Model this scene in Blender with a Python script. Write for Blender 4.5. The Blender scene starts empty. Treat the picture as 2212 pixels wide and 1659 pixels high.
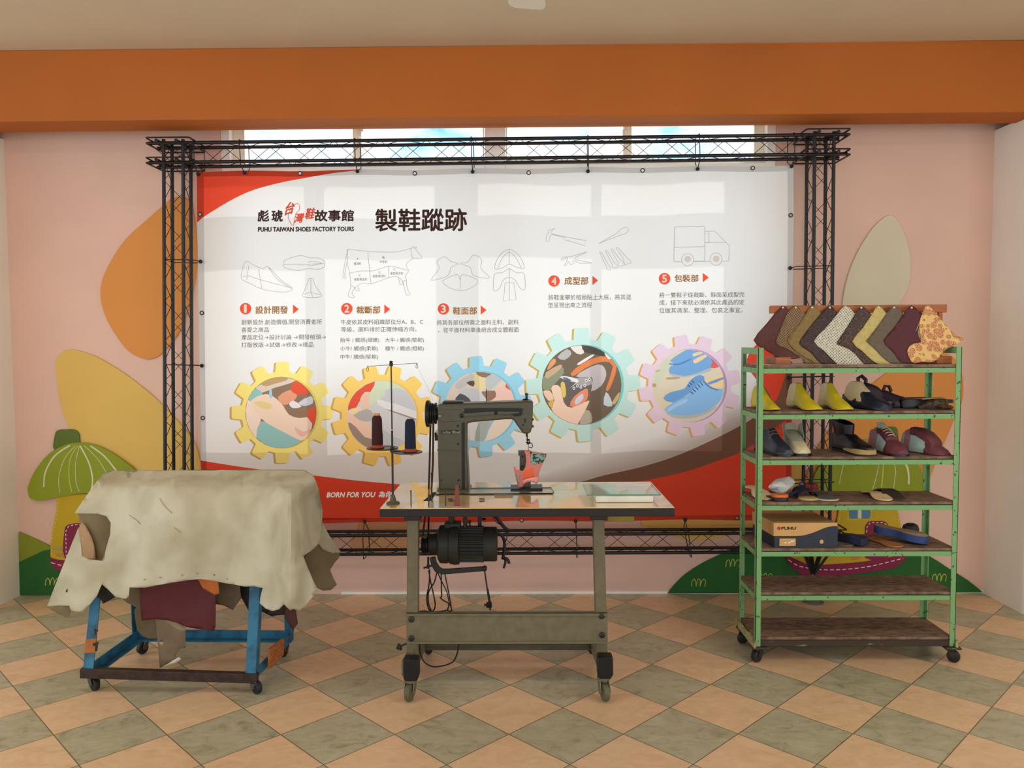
import bpy, bmesh, math, random
from mathutils import Vector, Matrix, geometry
random.seed(7)
S = bpy.context.scene
COL = S.collection
PI = math.pi

# ---------------------------------------------------------------- camera
F, PITCH, ROLL, YAW, EYE = 1717.9, 0.0534, -0.0058, -0.0121, 1.4551
CAM = Vector((0, 0, EYE))
_f = Vector((math.sin(YAW)*math.cos(PITCH), math.cos(YAW)*math.cos(PITCH), -math.sin(PITCH)))
_r0 = Vector((math.cos(YAW), -math.sin(YAW), 0)); _u0 = _r0.cross(_f)
_r = math.cos(ROLL)*_r0 + math.sin(ROLL)*_u0
_u = -math.sin(ROLL)*_r0 + math.cos(ROLL)*_u0
cam = bpy.data.objects.new('camera', bpy.data.cameras.new('camera'))
COL.objects.link(cam)
cam.matrix_world = Matrix(((_r.x, _u.x, -_f.x, 0), (_r.y, _u.y, -_f.y, 0), (_r.z, _u.z, -_f.z, EYE), (0, 0, 0, 1)))
cam.data.sensor_width = 36; cam.data.lens = F/2212*36
cam.data.clip_start = 0.02; cam.data.clip_end = 400
S.camera = cam
def ray(x, y): return _f + (x-1106)/F*_r - (y-829.5)/F*_u
def at(x, y, Y):
    d = ray(x, y); return CAM + d*(Y/d.y)
def atz(x, y, z):
    d = ray(x, y); return CAM + d*((z-EYE)/d.z)

# ---------------------------------------------------------------- light
def lin(c): return tuple((v/255/12.92 if v/255 <= .04045 else ((v/255+.055)/1.055)**2.4) for v in c)
S.view_settings.view_transform = 'Standard'; S.view_settings.look = 'None'
S.view_settings.exposure = 0.55; S.view_settings.gamma = 1.0
w = bpy.data.worlds.new('sky'); S.world = w; w.use_nodes = True
nt = w.node_tree; nt.nodes.clear()
N = nt.nodes.new; L = nt.links.new
out = N('ShaderNodeOutputWorld'); bg = N('ShaderNodeBackground')
tc = N('ShaderNodeTexCoord'); mp = N('ShaderNodeMapping'); mp.inputs['Location'].default_value = (3.1, 0.4, 1.7)
mp.inputs['Scale'].default_value = (5.5, 5.5, 9.0)
nz = N('ShaderNodeTexNoise'); nz.inputs['Scale'].default_value = 1.0; nz.inputs['Detail'].default_value = 8; nz.inputs['Roughness'].default_value = .55
rp = N('ShaderNodeValToRGB')
rp.color_ramp.elements[0].position = .36; rp.color_ramp.elements[0].color = (.16, .48, .92, 1)
rp.color_ramp.elements[1].position = .50; rp.color_ramp.elements[1].color = (1.0, 1.0, 1.0, 1)
e = rp.color_ramp.elements.new(.44); e.color = (.66, .84, 1.0, 1)
bg.inputs['Strength'].default_value = 1.32
L(tc.outputs['Generated'], mp.inputs['Vector']); L(mp.outputs['Vector'], nz.inputs['Vector'])
L(nz.outputs['Fac'], rp.inputs['Fac']); L(rp.outputs['Color'], bg.inputs['Color']); L(bg.outputs[0], out.inputs[0])
sun = bpy.data.objects.new('sun', bpy.data.lights.new('sun', 'SUN')); COL.objects.link(sun)
sun.data.energy = 2.5; sun.data.angle = math.radians(.5); sun.data.color = (1, .97, .92)
sun.rotation_euler = Vector((-.88, -1.0, -1.80)).to_track_quat('-Z', 'Y').to_euler()
def lamp(name, loc, rot, size, sizey, power, col):
    l = bpy.data.lights.new(name, 'AREA'); l.shape = 'RECTANGLE'; l.size = size; l.size_y = sizey
    l.energy = power; l.color = col
    o = bpy.data.objects.new(name, l); COL.objects.link(o); o.location = loc; o.rotation_euler = rot
    return o
# unseen area lights added at both sides to brighten beam and floor
lamp('added_fill_light', (-2.2, 2.0, 2.945), (0, 0, 0), 1.2, .3, 9, (1, .94, .84))
lamp('added_fill_light', (2.2, 2.0, 2.945), (0, 0, 0), 1.2, .3, 9, (1, .94, .84))

# ---------------------------------------------------------------- materials
MATS = {}
def M(name, rgb, rough=.6, metal=0.0, var=.07, scale=14.0, bump=0.0, spec=.4, rgb2=None, lo=.35, hi=.65, stretch=None, detail=4):
    if name in MATS: return MATS[name]
    m = bpy.data.materials.new(name); m.use_nodes = True
    t = m.node_tree; b = t.nodes['Principled BSDF']
    b.inputs['Roughness'].default_value = rough; b.inputs['Metallic'].default_value = metal
    b.inputs['Specular IOR Level'].default_value = spec
    c = lin(rgb)
    tcn = t.nodes.new('ShaderNodeTexCoord'); nn = t.nodes.new('ShaderNodeTexNoise')
    nn.inputs['Scale'].default_value = scale; nn.inputs['Detail'].default_value = detail
    src = tcn.outputs['Object']
    if stretch:
        mm = t.nodes.new('ShaderNodeMapping'); mm.inputs['Scale'].default_value = stretch
        t.links.new(src, mm.inputs['Vector']); src = mm.outputs['Vector']
    t.links.new(src, nn.inputs['Vector'])
    r = t.nodes.new('ShaderNodeValToRGB'); r.color_ramp.elements[0].position = lo; r.color_ramp.elements[1].position = hi
    c2 = lin(rgb2) if rgb2 else tuple(min(1, v*(1+var)) for v in c)
    c1 = c if rgb2 else tuple(v*(1-var) for v in c)
    r.color_ramp.elements[0].color = (*c1, 1); r.color_ramp.elements[1].color = (*c2, 1)
    t.links.new(nn.outputs['Fac'], r.inputs['Fac']); t.links.new(r.outputs['Color'], b.inputs['Base Color'])
    if bump:
        bp = t.nodes.new('ShaderNodeBump'); bp.inputs['Strength'].default_value = bump; bp.inputs['Distance'].default_value = .004
        t.links.new(nn.outputs['Fac'], bp.inputs['Height']); t.links.new(bp.outputs['Normal'], b.inputs['Normal'])
    MATS[name] = m; return m
def Mcloth(name, rgb, trans=.5, var=.02):
    """thin sheet that scatters light from both of its sides (vinyl banner, paper)"""
    if name in MATS: return MATS[name]
    m = bpy.data.materials.new(name); m.use_nodes = True
    t = m.node_tree; t.nodes.clear(); o = t.nodes.new('ShaderNodeOutputMaterial')
    c = lin(rgb)
    tcn = t.nodes.new('ShaderNodeTexCoord'); nn = t.nodes.new('ShaderNodeTexNoise'); nn.inputs['Scale'].default_value = 3
    t.links.new(tcn.outputs['Object'], nn.inputs['Vector'])
    r = t.nodes.new('ShaderNodeValToRGB'); r.color_ramp.elements[0].color = (*[v*(1-var) for v in c], 1); r.color_ramp.elements[1].color = (*[min(1, v*(1+var)) for v in c], 1)
    t.links.new(nn.outputs['Fac'], r.inputs['Fac'])
    a = t.nodes.new('ShaderNodeBsdfDiffuse'); b = t.nodes.new('ShaderNodeBsdfTranslucent'); x = t.nodes.new('ShaderNodeMixShader')
    x.inputs[0].default_value = trans
    for n in (a, b): t.links.new(r.outputs['Color'], n.inputs['Color'])
    t.links.new(a.outputs[0], x.inputs[1]); t.links.new(b.outputs[0], x.inputs[2]); t.links.new(x.outputs[0], o.inputs[0])
    MATS[name] = m; return m
def Mglass(name, tint=(1, 1, 1), gloss=.07, rough=0.0):
    if name in MATS: return MATS[name]
    m = bpy.data.materials.new(name); m.use_nodes = True
    t = m.node_tree; t.nodes.clear(); o = t.nodes.new('ShaderNodeOutputMaterial')
    a = t.nodes.new('ShaderNodeBsdfTransparent'); a.inputs[0].default_value = (*tint, 1)
    g = t.nodes.new('ShaderNodeBsdfGlossy'); g.inputs['Roughness'].default_value = rough
    lw = t.nodes.new('ShaderNodeLayerWeight'); pw = t.nodes.new('ShaderNodeMath'); pw.operation = 'POWER'; pw.inputs[1].default_value = 5
    ma = t.nodes.new('ShaderNodeMath'); ma.operation = 'MULTIPLY_ADD'; ma.inputs[1].default_value = .9; ma.inputs[2].default_value = gloss*.6
    t.links.new(lw.outputs['Facing'], pw.inputs[0]); t.links.new(pw.outputs[0], ma.inputs[0])
    x = t.nodes.new('ShaderNodeMixShader')
    t.links.new(ma.outputs[0], x.inputs[0]); t.links.new(a.outputs[0], x.inputs[1]); t.links.new(g.outputs[0], x.inputs[2]); t.links.new(x.outputs[0], o.inputs[0])
    MATS[name] = m; return m

# ---------------------------------------------------------------- mesh helpers
class MB:
    def __init__(s): s.v = []; s.f = []; s.mi = []; s.cur = 0
    def add(s, vs, fs):
        o = len(s.v); s.v += [Vector(v) for v in vs]; s.f += [[i+o for i in f] for f in fs]; s.mi += [s.cur]*len(fs); return s
    def box(s, x0, x1, y0, y1, z0, z1):
        x0, x1 = min(x0, x1), max(x0, x1); y0, y1 = min(y0, y1), max(y0, y1); z0, z1 = min(z0, z1), max(z0, z1)
        v = [(x, y, z) for z in (z0, z1) for y in (y0, y1) for x in (x0, x1)]
        return s.add(v, [(0, 2, 3, 1), (4, 5, 7, 6), (0, 1, 5, 4), (2, 6, 7, 3), (0, 4, 6, 2), (1, 3, 7, 5)])
    def bar(s, p, q, wx, wz, up=(0, 0, 1)):
        """square bar from p to q"""
        p = Vector(p); q = Vector(q); d = (q-p).normalized(); up = Vector(up)
        if abs(d.dot(up)) > .95: up = Vector((0, 1, 0))
        a = d.cross(up).normalized(); b = a.cross(d).normalized()
        v = [c + a*i*wx/2 + b*j*wz/2 for c in (p, q) for j in (-1, 1) for i in (-1, 1)]
        return s.add(v, [(0, 1, 3, 2), (4, 6, 7, 5), (0, 4, 5, 1), (2, 3, 7, 6), (0, 2, 6, 4), (1, 5, 7, 3)])
    def rings(s, rings, cap=True, closed=False):
        n = len(rings[0]); vs = [p for r in rings for p in r]; fs = []
        m = len(rings)
        for i in range(m if closed else m-1):
            for k in range(n):
                a = i*n+k; b = i*n+(k+1) % n; c = ((i+1) % m)*n+(k+1) % n; d = ((i+1) % m)*n+k
                fs.append((a, b, c, d))
        if cap and not closed:
            fs.append(tuple(range(n-1, -1, -1))); fs.append(tuple((m-1)*n+k for k in range(n)))
        return s.add(vs, fs)
    def tube(s, pts, r, n=8, closed=False, cap=True):
        pts = [Vector(p) for p in pts]; rr = r if isinstance(r, (list, tuple)) else [r]*len(pts)
        R = []; m = len(pts); prev = None
        for i, p in enumerate(pts):
            if closed: d = pts[(i+1) % m]-pts[i-1]
            else: d = pts[min(i+1, m-1)]-pts[max(i-1, 0)]
            d = d.normalized() if d.length > 1e-9 else Vector((0, 0, 1))
            if prev is None:
                u = Vector((0, 0, 1)) if abs(d.z) < .9 else Vector((1, 0, 0))
                a = d.cross(u).normalized()
            else:
                a = prev - d*prev.dot(d); a = a.normalized() if a.length > 1e-6 else d.orthogonal().normalized()
            prev = a; b = d.cross(a)
            R.append([p + (a*math.cos(2*PI*k/n)+b*math.sin(2*PI*k/n))*rr[i] for k in range(n)])
        return s.rings(R, cap, closed)
    def cyl(s, p, q, r, r2=None, n=16): return s.tube([p, q], [r, r if r2 is None else r2], n)
    def lathe(s, base, axis, prof, n=24):
        """prof: (distance along axis, radius)"""
        base = Vector(base); d = Vector(axis).normalized(); a = d.orthogonal().normalized(); b = d.cross(a)
        return s.rings([[base+d*h+(a*math.cos(2*PI*k/n)+b*math.sin(2*PI*k/n))*max(r, 1e-4) for k in range(n)] for h, r in prof])
    def sphere(s, c, r, n=12):
        return s.lathe(Vector(c)-Vector((0, 0, r)), (0, 0, 1), [(r-r*math.cos(PI*i/8), r*math.sin(PI*i/8)) for i in range(9)], n)
    def prism(s, front, back):
        """two matching outlines (front towards the viewer), capped"""
        n = len(front)
        s.add(list(front)+list(back), [tuple(range(n-1, -1, -1)), tuple(range(n, 2*n))] + [(i, (i+1) % n, n+(i+1) % n, n+i) for i in range(n)]); return s
    def build(s, name, mat, parent=None, bevel=0, smooth=True, solid=0, subsurf=0, seg=2):
        me = bpy.data.meshes.new(name)
        off = root_loc(parent) if parent else Vector()
        me.from_pydata([v-off for v in s.v], [], s.f)
        for m in (mat if isinstance(mat, list) else [mat]): me.materials.append(m)
        for p, i in zip(me.polygons, s.mi): p.material_index = i
        bm = bmesh.new(); bm.from_mesh(me)
        bmesh.ops.recalc_face_normals(bm, faces=bm.faces)
        bm.to_mesh(me); bm.free()
        o = bpy.data.objects.new(name, me); COL.objects.link(o)
        if parent: o.parent = parent
        if solid:
            md = o.modifiers.new('thick', 'SOLIDIFY'); md.thickness = solid; md.offset = 0
        if bevel:
            md = o.modifiers.new('edge', 'BEVEL'); md.width = bevel; md.segments = seg; md.limit_method = 'ANGLE'; md.angle_limit = math.radians(40)
        if subsurf:
            md = o.modifiers.new('round', 'SUBSURF'); md.levels = subsurf; md.render_levels = subsurf
        if smooth:
            me.shade_smooth()
            try: me.set_sharp_from_angle(angle=math.radians(38))
            except Exception: pass
        return o
def root_loc(o):
    while o.parent: o = o.parent
    return o.location
def tag(o, label=None, cat=None, group=None, kind=None):
    if label: o['label'] = label
    if cat: o['category'] = cat
    if group: o['group'] = group
    if kind: o['kind'] = kind
    return o
def thing(name, label, cat, loc=(0, 0, 0), group=None):
    o = bpy.data.objects.new(name, None); COL.objects.link(o); o.location = loc
    o.empty_display_size = .05
    return tag(o, label, cat, group)
def dup(root, loc, label, group=None):
    r = root.copy(); COL.objects.link(r); r.location = loc; r['label'] = label
    if group: r['group'] = group
    for ch in list(root.children):
        c = ch.copy(); COL.objects.link(c); c.parent = r
        for g in ch.children:
            d = g.copy(); COL.objects.link(d); d.parent = c
    return r
def smooth(P, n=6, closed=True):
    P = [Vector((p[0], p[1])) if len(p) == 2 else Vector(p) for p in P]; m = len(P); o = []
    for i in range(m if closed else m-1):
        if closed: a, b, c, d = P[i-1], P[i], P[(i+1) % m], P[(i+2) % m]
        else: a, b, c, d = P[max(i-1, 0)], P[i], P[i+1], P[min(i+2, m-1)]
        for k in range(n):
            t = k/n
            o.append(.5*((2*b)+(c-a)*t+(2*a-5*b+4*c-d)*t*t+(3*b-a-3*c+d)*t**3))
    if not closed: o.append(P[-1])
    return o
def inside(p, poly):
    x, y = p; c = False; n = len(poly); j = n-1
    for i in range(n):
        xi, yi = poly[i][0], poly[i][1]; xj, yj = poly[j][0], poly[j][1]
        if (yi > y) != (yj > y) and x < (xj-xi)*(y-yi)/(yj-yi)+xi: c = not c
        j = i
    return c
def cut(outline, others=(), grid=None, hole=None, pts=(), skip=None):
    """triangulate an outline together with the outlines inside it"""
    V = []; E = []
    def poly(P, closed=True):
        b = len(V); V.extend(Vector((p[0], p[1])) for p in P); n = len(P)
        E.extend((b+i, b+(i+1) % n) for i in range(n if closed else n-1))
    poly(outline)
    if hole: poly(hole)
    for P in others: poly(P)
    if grid:
        xs = [p[0] for p in outline]; ys = [p[1] for p in outline]
        x = min(xs)+grid*.37
        while x < max(xs):
            y = min(ys)+grid*.41
            while y < max(ys):
                if inside((x, y), outline) and not (skip and skip(x, y)): V.append(Vector((x, y)))
                y += grid
            x += grid
    V.extend(Vector(p) for p in pts if inside(p, outline))
    r = geometry.delaunay_2d_cdt(V, E, [], 0, 1e-4)
    vs, fs = r[0], r[2]; keep = []
    for f in fs:
        c = sum((vs[i] for i in f), Vector((0, 0)))/len(f)
        if inside(c, outline) and not (hole and inside(c, hole)): keep.append((tuple(f), c))
    return vs, keep
# ---------------------------------------------------------------- the room
WALL = 4.525; CEIL = 2.959; XL, XR = -2.918, 2.639
ox, oy, tang, TH = -.0532, 2.6647, .0038, .3*math.sqrt(2)/2
fm = bpy.data.materials.new('floor_tiles'); fm.use_nodes = True
t = fm.node_tree; b = t.nodes['Principled BSDF']; n = t.nodes.new; l = t.links.new
geo = n('ShaderNodeNewGeometry')
def dotn(vec, add):
    d = n('ShaderNodeVectorMath'); d.operation = 'DOT_PRODUCT'; d.inputs[1].default_value = vec; l(geo.outputs['Position'], d.inputs[0])
    a = n('ShaderNodeMath'); a.operation = 'ADD'; a.inputs[1].default_value = add; l(d.outputs['Value'], a.inputs[0]); return a.outputs[0]
ca, sa = math.cos(tang), math.sin(tang)
cv = Vector((ca, sa, 0))/TH; rv = Vector((-sa, ca, 0))/TH; o0 = Vector((ox, oy, 0))
pv = (cv+rv)/2; qv = (rv-cv)/2
P_ = dotn(pv, .5-pv.dot(o0)+40); Q_ = dotn(qv, .5-qv.dot(o0)+40)
def mth(op, a, bb=None, c=None):
    x = n('ShaderNodeMath'); x.operation = op
    for i, v in enumerate((a, bb, c)):
        if v is None: continue
        if isinstance(v, (int, float)): x.inputs[i].default_value = v
        else: l(v, x.inputs[i])
    return x.outputs[0]
fp, fq = mth('FLOOR', P_), mth('FLOOR', Q_)
par = mth('MODULO', mth('ADD', fp, fq), 2.0)
def edge(v):
    fr = mth('FRACT', v); return mth('MINIMUM', fr, mth('SUBTRACT', 1.0, fr))
grout = mth('LESS_THAN', mth('MINIMUM', edge(P_), edge(Q_)), .0065)
# every tile has its own veining
comb = n('ShaderNodeCombineXYZ'); l(mth('MULTIPLY', fp, 3.7), comb.inputs[0]); l(mth('MULTIPLY', fq, 5.3), comb.inputs[1])
vadd = n('ShaderNodeVectorMath'); vadd.operation = 'ADD'; l(geo.outputs['Position'], vadd.inputs[0]); l(comb.outputs[0], vadd.inputs[1])
mp = n('ShaderNodeMapping'); mp.inputs['Scale'].default_value = (1, 1.6, 1); mp.inputs['Rotation'].default_value = (0, 0, .35); l(vadd.outputs[0], mp.inputs['Vector'])
nz = n('ShaderNodeTexNoise'); nz.inputs['Scale'].default_value = 11; nz.inputs['Detail'].default_value = 8; nz.inputs['Roughness'].default_value = .65; nz.inputs['Distortion'].default_value = 1.1
l(mp.outputs[0], nz.inputs['Vector'])
def ramp(stops, fac):
    r = n('ShaderNodeValToRGB'); l(fac, r.inputs['Fac']); el = r.color_ramp.elements
    el[0].position, el[0].color = stops[0][0], (*lin(stops[0][1]), 1); el[1].position, el[1].color = stops[-1][0], (*lin(stops[-1][1]), 1)
    for p, c in stops[1:-1]:
        e_ = el.new(p); e_.color = (*lin(c), 1)
    return r.outputs['Color']
peach = ramp([(.3, (212, 174, 132)), (.5, (224, 187, 147)), (.72, (232, 197, 159))], nz.outputs['Fac'])
grey = ramp([(.28, (140, 132, 106)), (.45, (174, 166, 136)), (.7, (192, 184, 156))], nz.outputs['Fac'])
mx = n('ShaderNodeMix'); mx.data_type = 'RGBA'; l(par, mx.inputs['Factor']); l(peach, mx.inputs['A']); l(grey, mx.inputs['B'])
mg = n('ShaderNodeMix'); mg.data_type = 'RGBA'; l(grout, mg.inputs['Factor']); l(mx.outputs['Result'], mg.inputs['A']); mg.inputs['B'].default_value = (*lin((112, 98, 70)), 1)
l(mg.outputs['Result'], b.inputs['Base Color'])
b.inputs['Roughness'].default_value = .36; b.inputs['Specular IOR Level'].default_value = .45
nb = n('ShaderNodeTexNoise'); nb.inputs['Scale'].default_value = 2.2
rr = n('ShaderNodeMapRange'); rr.inputs['To Min'].default_value = .26; rr.inputs['To Max'].default_value = .44; l(nb.outputs['Fac'], rr.inputs['Value']); l(rr.outputs[0], b.inputs['Roughness'])
bp = n('ShaderNodeBump'); bp.inputs['Strength'].default_value = .25; bp.inputs['Distance'].default_value = .001
l(mth('SUBTRACT', 1.0, grout), bp.inputs['Height']); l(bp.outputs[0], b.inputs['Normal'])

SETK = dict(kind='structure')
tag(MB().box(-5.2, 3.6, -4, WALL+.2, -.12, 0).build('floor', fm), **SETK)
m_wall = M('pink_wall_paint', (230, 192, 174), .85, var=.03, scale=2.5, bump=.12, spec=.2)
m_col = M('white_column_paint', (246, 238, 224), .8, var=.03, scale=2.0, bump=.1, spec=.2)
m_ceil = M('ceiling_paint', (208, 192, 164), .85, var=.02, scale=2, spec=.2)
m_beam = M('orange_beam_paint', (182, 102, 42), .75, var=.05, scale=1.6, bump=.1, spec=.25)
m_white = M('white_frame_paint', (248, 246, 238), .4, var=.02)
tag(MB().box(-5.2, 3.6, -4, WALL+.2, CEIL, CEIL+.15).build('ceiling', m_ceil), **SETK)
WX0, WX1, WZ0, WZ1 = -1.69, 1.43, 1.12, 2.90
wb = MB()
wb.box(-5.2, WX0, WALL, WALL+.17, 0, CEIL); wb.box(WX1, 3.6, WALL, WALL+.17, 0, CEIL)
wb.box(WX0, WX1, WALL, WALL+.17, 0, WZ0); wb.box(WX0, WX1, WALL, WALL+.17, WZ1, CEIL)
tag(wb.build('wall_back', m_wall, smooth=False), **SETK)
b0 = at(1106, 252, 4.125).z
tag(MB().box(-5.2, 3.6, 4.125, 4.34, b0, CEIL).build('trim_1', m_beam, bevel=.006), **SETK)
def column(x0, x1, y0, side):
    r = .05; P = []
    if side < 0: c = [(x0, WALL), (x0, y0), (x1, y0), (x1, WALL)]; cx = x1-r
    P = [(x0, WALL), (x0, y0)] if side < 0 else [(x1, WALL), (x1, y0)]
    ex = x1 if side < 0 else x0
    for k in range(7):
        a = PI/2*k/6
        P.append((ex - side*0 + (-(r) + r*math.sin(a) if side < 0 else r - r*math.sin(a)), y0 + r - r*math.cos(a)))
    P.append((ex, WALL))
    m = MB(); m.rings([[(p[0], p[1], z) for p in P] for z in (0, b0+.01)]); return m
tag(column(-3.45, XL, 4.13, -1).build('wall_left', m_col), **SETK)
tag(column(XR, 3.2, 4.13, 1).build('wall_right', m_col), **SETK)
tag(MB().box(3.45, 3.6, 2.3, 4.5, 0, CEIL).build('wall_right', M('side_wall_paint', (238, 226, 206), .85), smooth=False), **SETK)
tag(MB().box(-1.05, XR, WALL-.008, WALL, 0, .013).build('baseboard_back', m_white), **SETK)

# window: sliding aluminium sashes in a cream frame
win = thing('window_1', None, None, (0, 4.6, WZ0)); win['kind'] = 'structure'
gx = [(-1.575, -.955), (-.90, -.212), (-.075, .58), (.632, 1.325)]
TZ0, TZ1 = 2.34, 2.45
fr = MB()
fr.box(WX0, WX0+.05, 4.53, 4.67, WZ0, WZ1); fr.box(WX1-.05, WX1, 4.53, 4.67, WZ0, WZ1)
fr.box(WX0+.05, WX1-.05, 4.53, 4.67, WZ0, WZ0+.03); fr.box(WX0+.05, WX1-.05, 4.53, 4.67, WZ1-.03, WZ1)
fr.box(-.20, -.085, 4.53, 4.67, WZ0+.03, WZ1-.03)
fr.build('window_frame', m_white, win, bevel=.004)
tb = MB(); tb.box(WX0+.05, -.20, 4.535, 4.60, TZ0, TZ1); tb.box(-.085, WX1-.05, 4.535, 4.60, TZ0, TZ1); tb.build('transom', m_white, win, bevel=.003)
m_sash = M('cream_sash', (248, 244, 224), .4, var=.02); m_pane = Mglass('window_glass')
for i, (a, c) in enumerate(gx):
    yy = 4.555 if i in (1, 2) else 4.59
    for z0, z1 in ((WZ0+.03, TZ0), (TZ1, WZ1-.03)):
        sb = MB(); wv = .035
        if i == 0: lw, rw = -1.64, a; 
        xa0 = a-(.065 if i == 0 else .05); xc1 = c+(.05 if i != 3 else .055)
        if i in (1,): xc1 = -.205
        if i == 2: xa0 = -.083
        if i == 0: xc1 = c+.03
        if i == 3: xa0 = a-.025
        if i == 1: xa0 = a-.03
        if i == 2: xc1 = c+.03
        sb.box(xa0, a, yy, yy+.03, z0, z1); sb.box(c, xc1, yy, yy+.03, z0, z1)
        sb.box(a, c, yy, yy+.03, z0, z0+.03); sb.box(a, c, yy, yy+.03, z1-.03, z1)
        so = sb.build('sash', m_sash, win, bevel=.002)
        MB().box(a-.003, c+.003, yy+.012, yy+.017, z0+.027, z1-.027).build('pane', m_pane, so, smooth=False)
for px in (785, 1354):
    p = at(px-3, 262, 4.55); lk = MB(); lk.box(p.x-.008, p.x+.008, 4.535, 4.555, p.z-.06, p.z+.03); lk.box(p.x-.018, p.x-.002, 4.53, 4.545, p.z-.09, p.z-.05)
    lk.build('latch', m_white, win, bevel=.003)

# ceiling fan: only a blade end shows
fan = thing('ceiling_fan', 'white ceiling fan showing one blade end before the beam', 'fan', (-.02, 2.45, CEIL))
m_fan = M('fan_white', (226, 218, 200), .45, var=.02)
MB().lathe((-.02, 2.45, CEIL), (0, 0, -1), [(0, .07), (.03, .065), (.05, .02), (.14, .018)]).build('canopy', m_fan, fan)
MB().lathe((-.02, 2.45, CEIL-.13), (0, 0, -1), [(0, .03), (.01, .10), (.06, .115), (.09, .10), (.11, .04)]).build('motor_housing', m_fan, fan)
be = at(1140, 18, 3.10)
for k in range(3):
    a = math.atan2(be.y-2.45, be.x+.02) + k*2*PI/3
    d = Vector((math.cos(a), math.sin(a), 0)); s_ = Vector((-d.y, d.x, 0)); c0 = Vector((-.02, 2.45, be.z))
    P = [(.10, -.03), (.16, -.055), (.3, -.066), (.61, -.07), (.63, -.066), (.648, -.05), (.65, 0), (.648, .05), (.63, .066), (.61, .07), (.3, .066), (.16, .055), (.10, .03)]
    up = Vector((0, 0, 1))
    fr_ = [c0+d*x+s_*y+up*(.004+y*.12) for x, y in P]; bk_ = [c0+d*x+s_*y+up*(-.004+y*.12) for x, y in P]
    MB().prism(fr_, bk_).build('blade', m_fan, fan, bevel=.002)

# ---------------------------------------------------------------- painted board cut-outs on the back wall
def flat(mb, px, Yf, Yb):
    mb.prism([at(p[0], p[1], Yf) for p in px], [at(p[0], p[1], Yf)*1 + Vector((0, Yb-Yf, 0)) for p in px]); return mb
def strip(mb, pts, Y, w_px, dash=None, wave=None):
    """thin painted line along pixel points, w_px wide"""
    pts = [Vector(p) for p in pts]; segs = []
    if dash:
        run = []; acc = 0
        dense = []
        for a, b_ in zip(pts, pts[1:]):
            k = max(1, int((b_-a).length/1.0)); dense += [a.lerp(b_, i/k) for i in range(k)]
        dense.append(pts[-1]); on, off = dash; i = 0
        while i < len(dense)-1:
            segs.append(dense[i:i+int(on)+1]); i += int(on+off)
    else: segs = [pts]
    for P in segs:
        if len(P) < 2: continue
        lf, rt = [], []
        for i, p in enumerate(P):
            d = (P[min(i+1, len(P)-1)]-P[max(i-1, 0)]); d = d.normalized() if d.length > 0 else Vector((1, 0)); nn_ = Vector((-d.y, d.x))*w_px/2
            lf.append(p+nn_); rt.append(p-nn_)
        f3 = (lambda q: at(q.x, q.y, Y)) if wave is None else wave
        vs = [f3(q) for q in lf]+[f3(q) for q in rt]; k = len(P)
        mb.add(vs, [(i, i+1, k+i+1, k+i) for i in range(k-1)])
    return mb
YB1 = WALL-.012
def leaf(name, label, px, mat, Yf=YB1, sm=True):
    px = smooth(px, 5) if sm else px
    mb = MB(); flat(mb, px, Yf, WALL-.0005 if Yf == YB1 else Yf+.010)
    o = mb.build(name, mat, bevel=.002); tag(o, label, 'wall decoration'); return o
m_or = M('orange_board_paint', (222, 146, 70), .7, var=.03, scale=3, bump=.05)
m_yl = M('yellow_board_paint', (226, 186, 96), .7, var=.03, scale=3, bump=.05)
m_cr = M('cream_board_paint', (216, 204, 176), .7, var=.03, scale=3, bump=.05)
m_lv = M('lavender_board_paint', (216, 176, 178), .7, var=.03, scale=3)
m_pc = M('peach_board_paint', (222, 172, 122), .7, var=.03, scale=3)
leaf('leaf_panel', 'large orange leaf shaped board beside the red banner corner', [(371, 428), (398, 427), (416, 452), (425, 560), (413, 640), (388, 714), (351, 761), (331, 774), (310, 775), (277, 758), (250, 724), (229, 687), (218, 650), (218, 616), (233, 575), (270, 518), (321, 471), (351, 445)], m_or)
leaf('leaf_panel', 'tall yellow leaf shaped board rising above the hide cart', [(120, 798), (122, 776), (135, 761), (152, 755), (182, 761), (216, 775), (270, 808), (324, 850), (354, 879), (395, 923), (425, 970), (434, 1040), (400, 1100), (300, 1080), (210, 1020), (160, 945), (132, 879)], m_yl)
leaf('leaf_panel', 'pale cream leaf shaped board above the swatch stand', [(1820, 660), (1829, 607), (1843, 565), (1862, 528), (1883, 496), (1901, 477), (1913, 468), (1925, 465), (1938, 474), (1952, 500), (1964, 537), (1967, 572), (1965, 611), (1954, 637), (1940, 660), (1895, 715), (1845, 750), (1822, 720)], m_cr)
leaf('leaf_panel', 'broad orange leaf shaped board behind the rack shoe shelves', [(1764, 972), (1806, 910), (1877, 837), (1917, 805), (1960, 777), (2010, 763), (2042, 763), (2067, 779), (2080, 815), (2079, 866), (2058, 915), (2030, 980), (1990, 1055), (1900, 1055), (1790, 1040), (1755, 1010)], m_or)
leaf('leaf_panel', 'narrow orange petal board behind truss column and green rack', [(1752, 1012), (1736, 1050), (1738, 1100), (1762, 1140), (1790, 1140), (1808, 1112), (1800, 1050), (1772, 1020)], m_or, WALL-.014)
leaf('leaf_panel', 'yellow petal board showing below banner between table and rack', [(1385, 1131), (1400, 1140), (1445, 1155), (1478, 1165), (1512, 1167), (1548, 1164), (1575, 1157), (1640, 1132), (1700, 1090), (1729, 1040), (1732, 1000), (1690, 985), (1560, 1030), (1400, 1100)], m_yl)
leaf('leaf_panel', 'peach petal board showing below banner between cart and motor', [(772, 1143), (762, 1166), (758, 1180), (780, 1193), (830, 1195), (868, 1188), (900, 1170), (925, 1148), (936, 1130), (930, 1100), (800, 1100)], m_pc)

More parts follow.
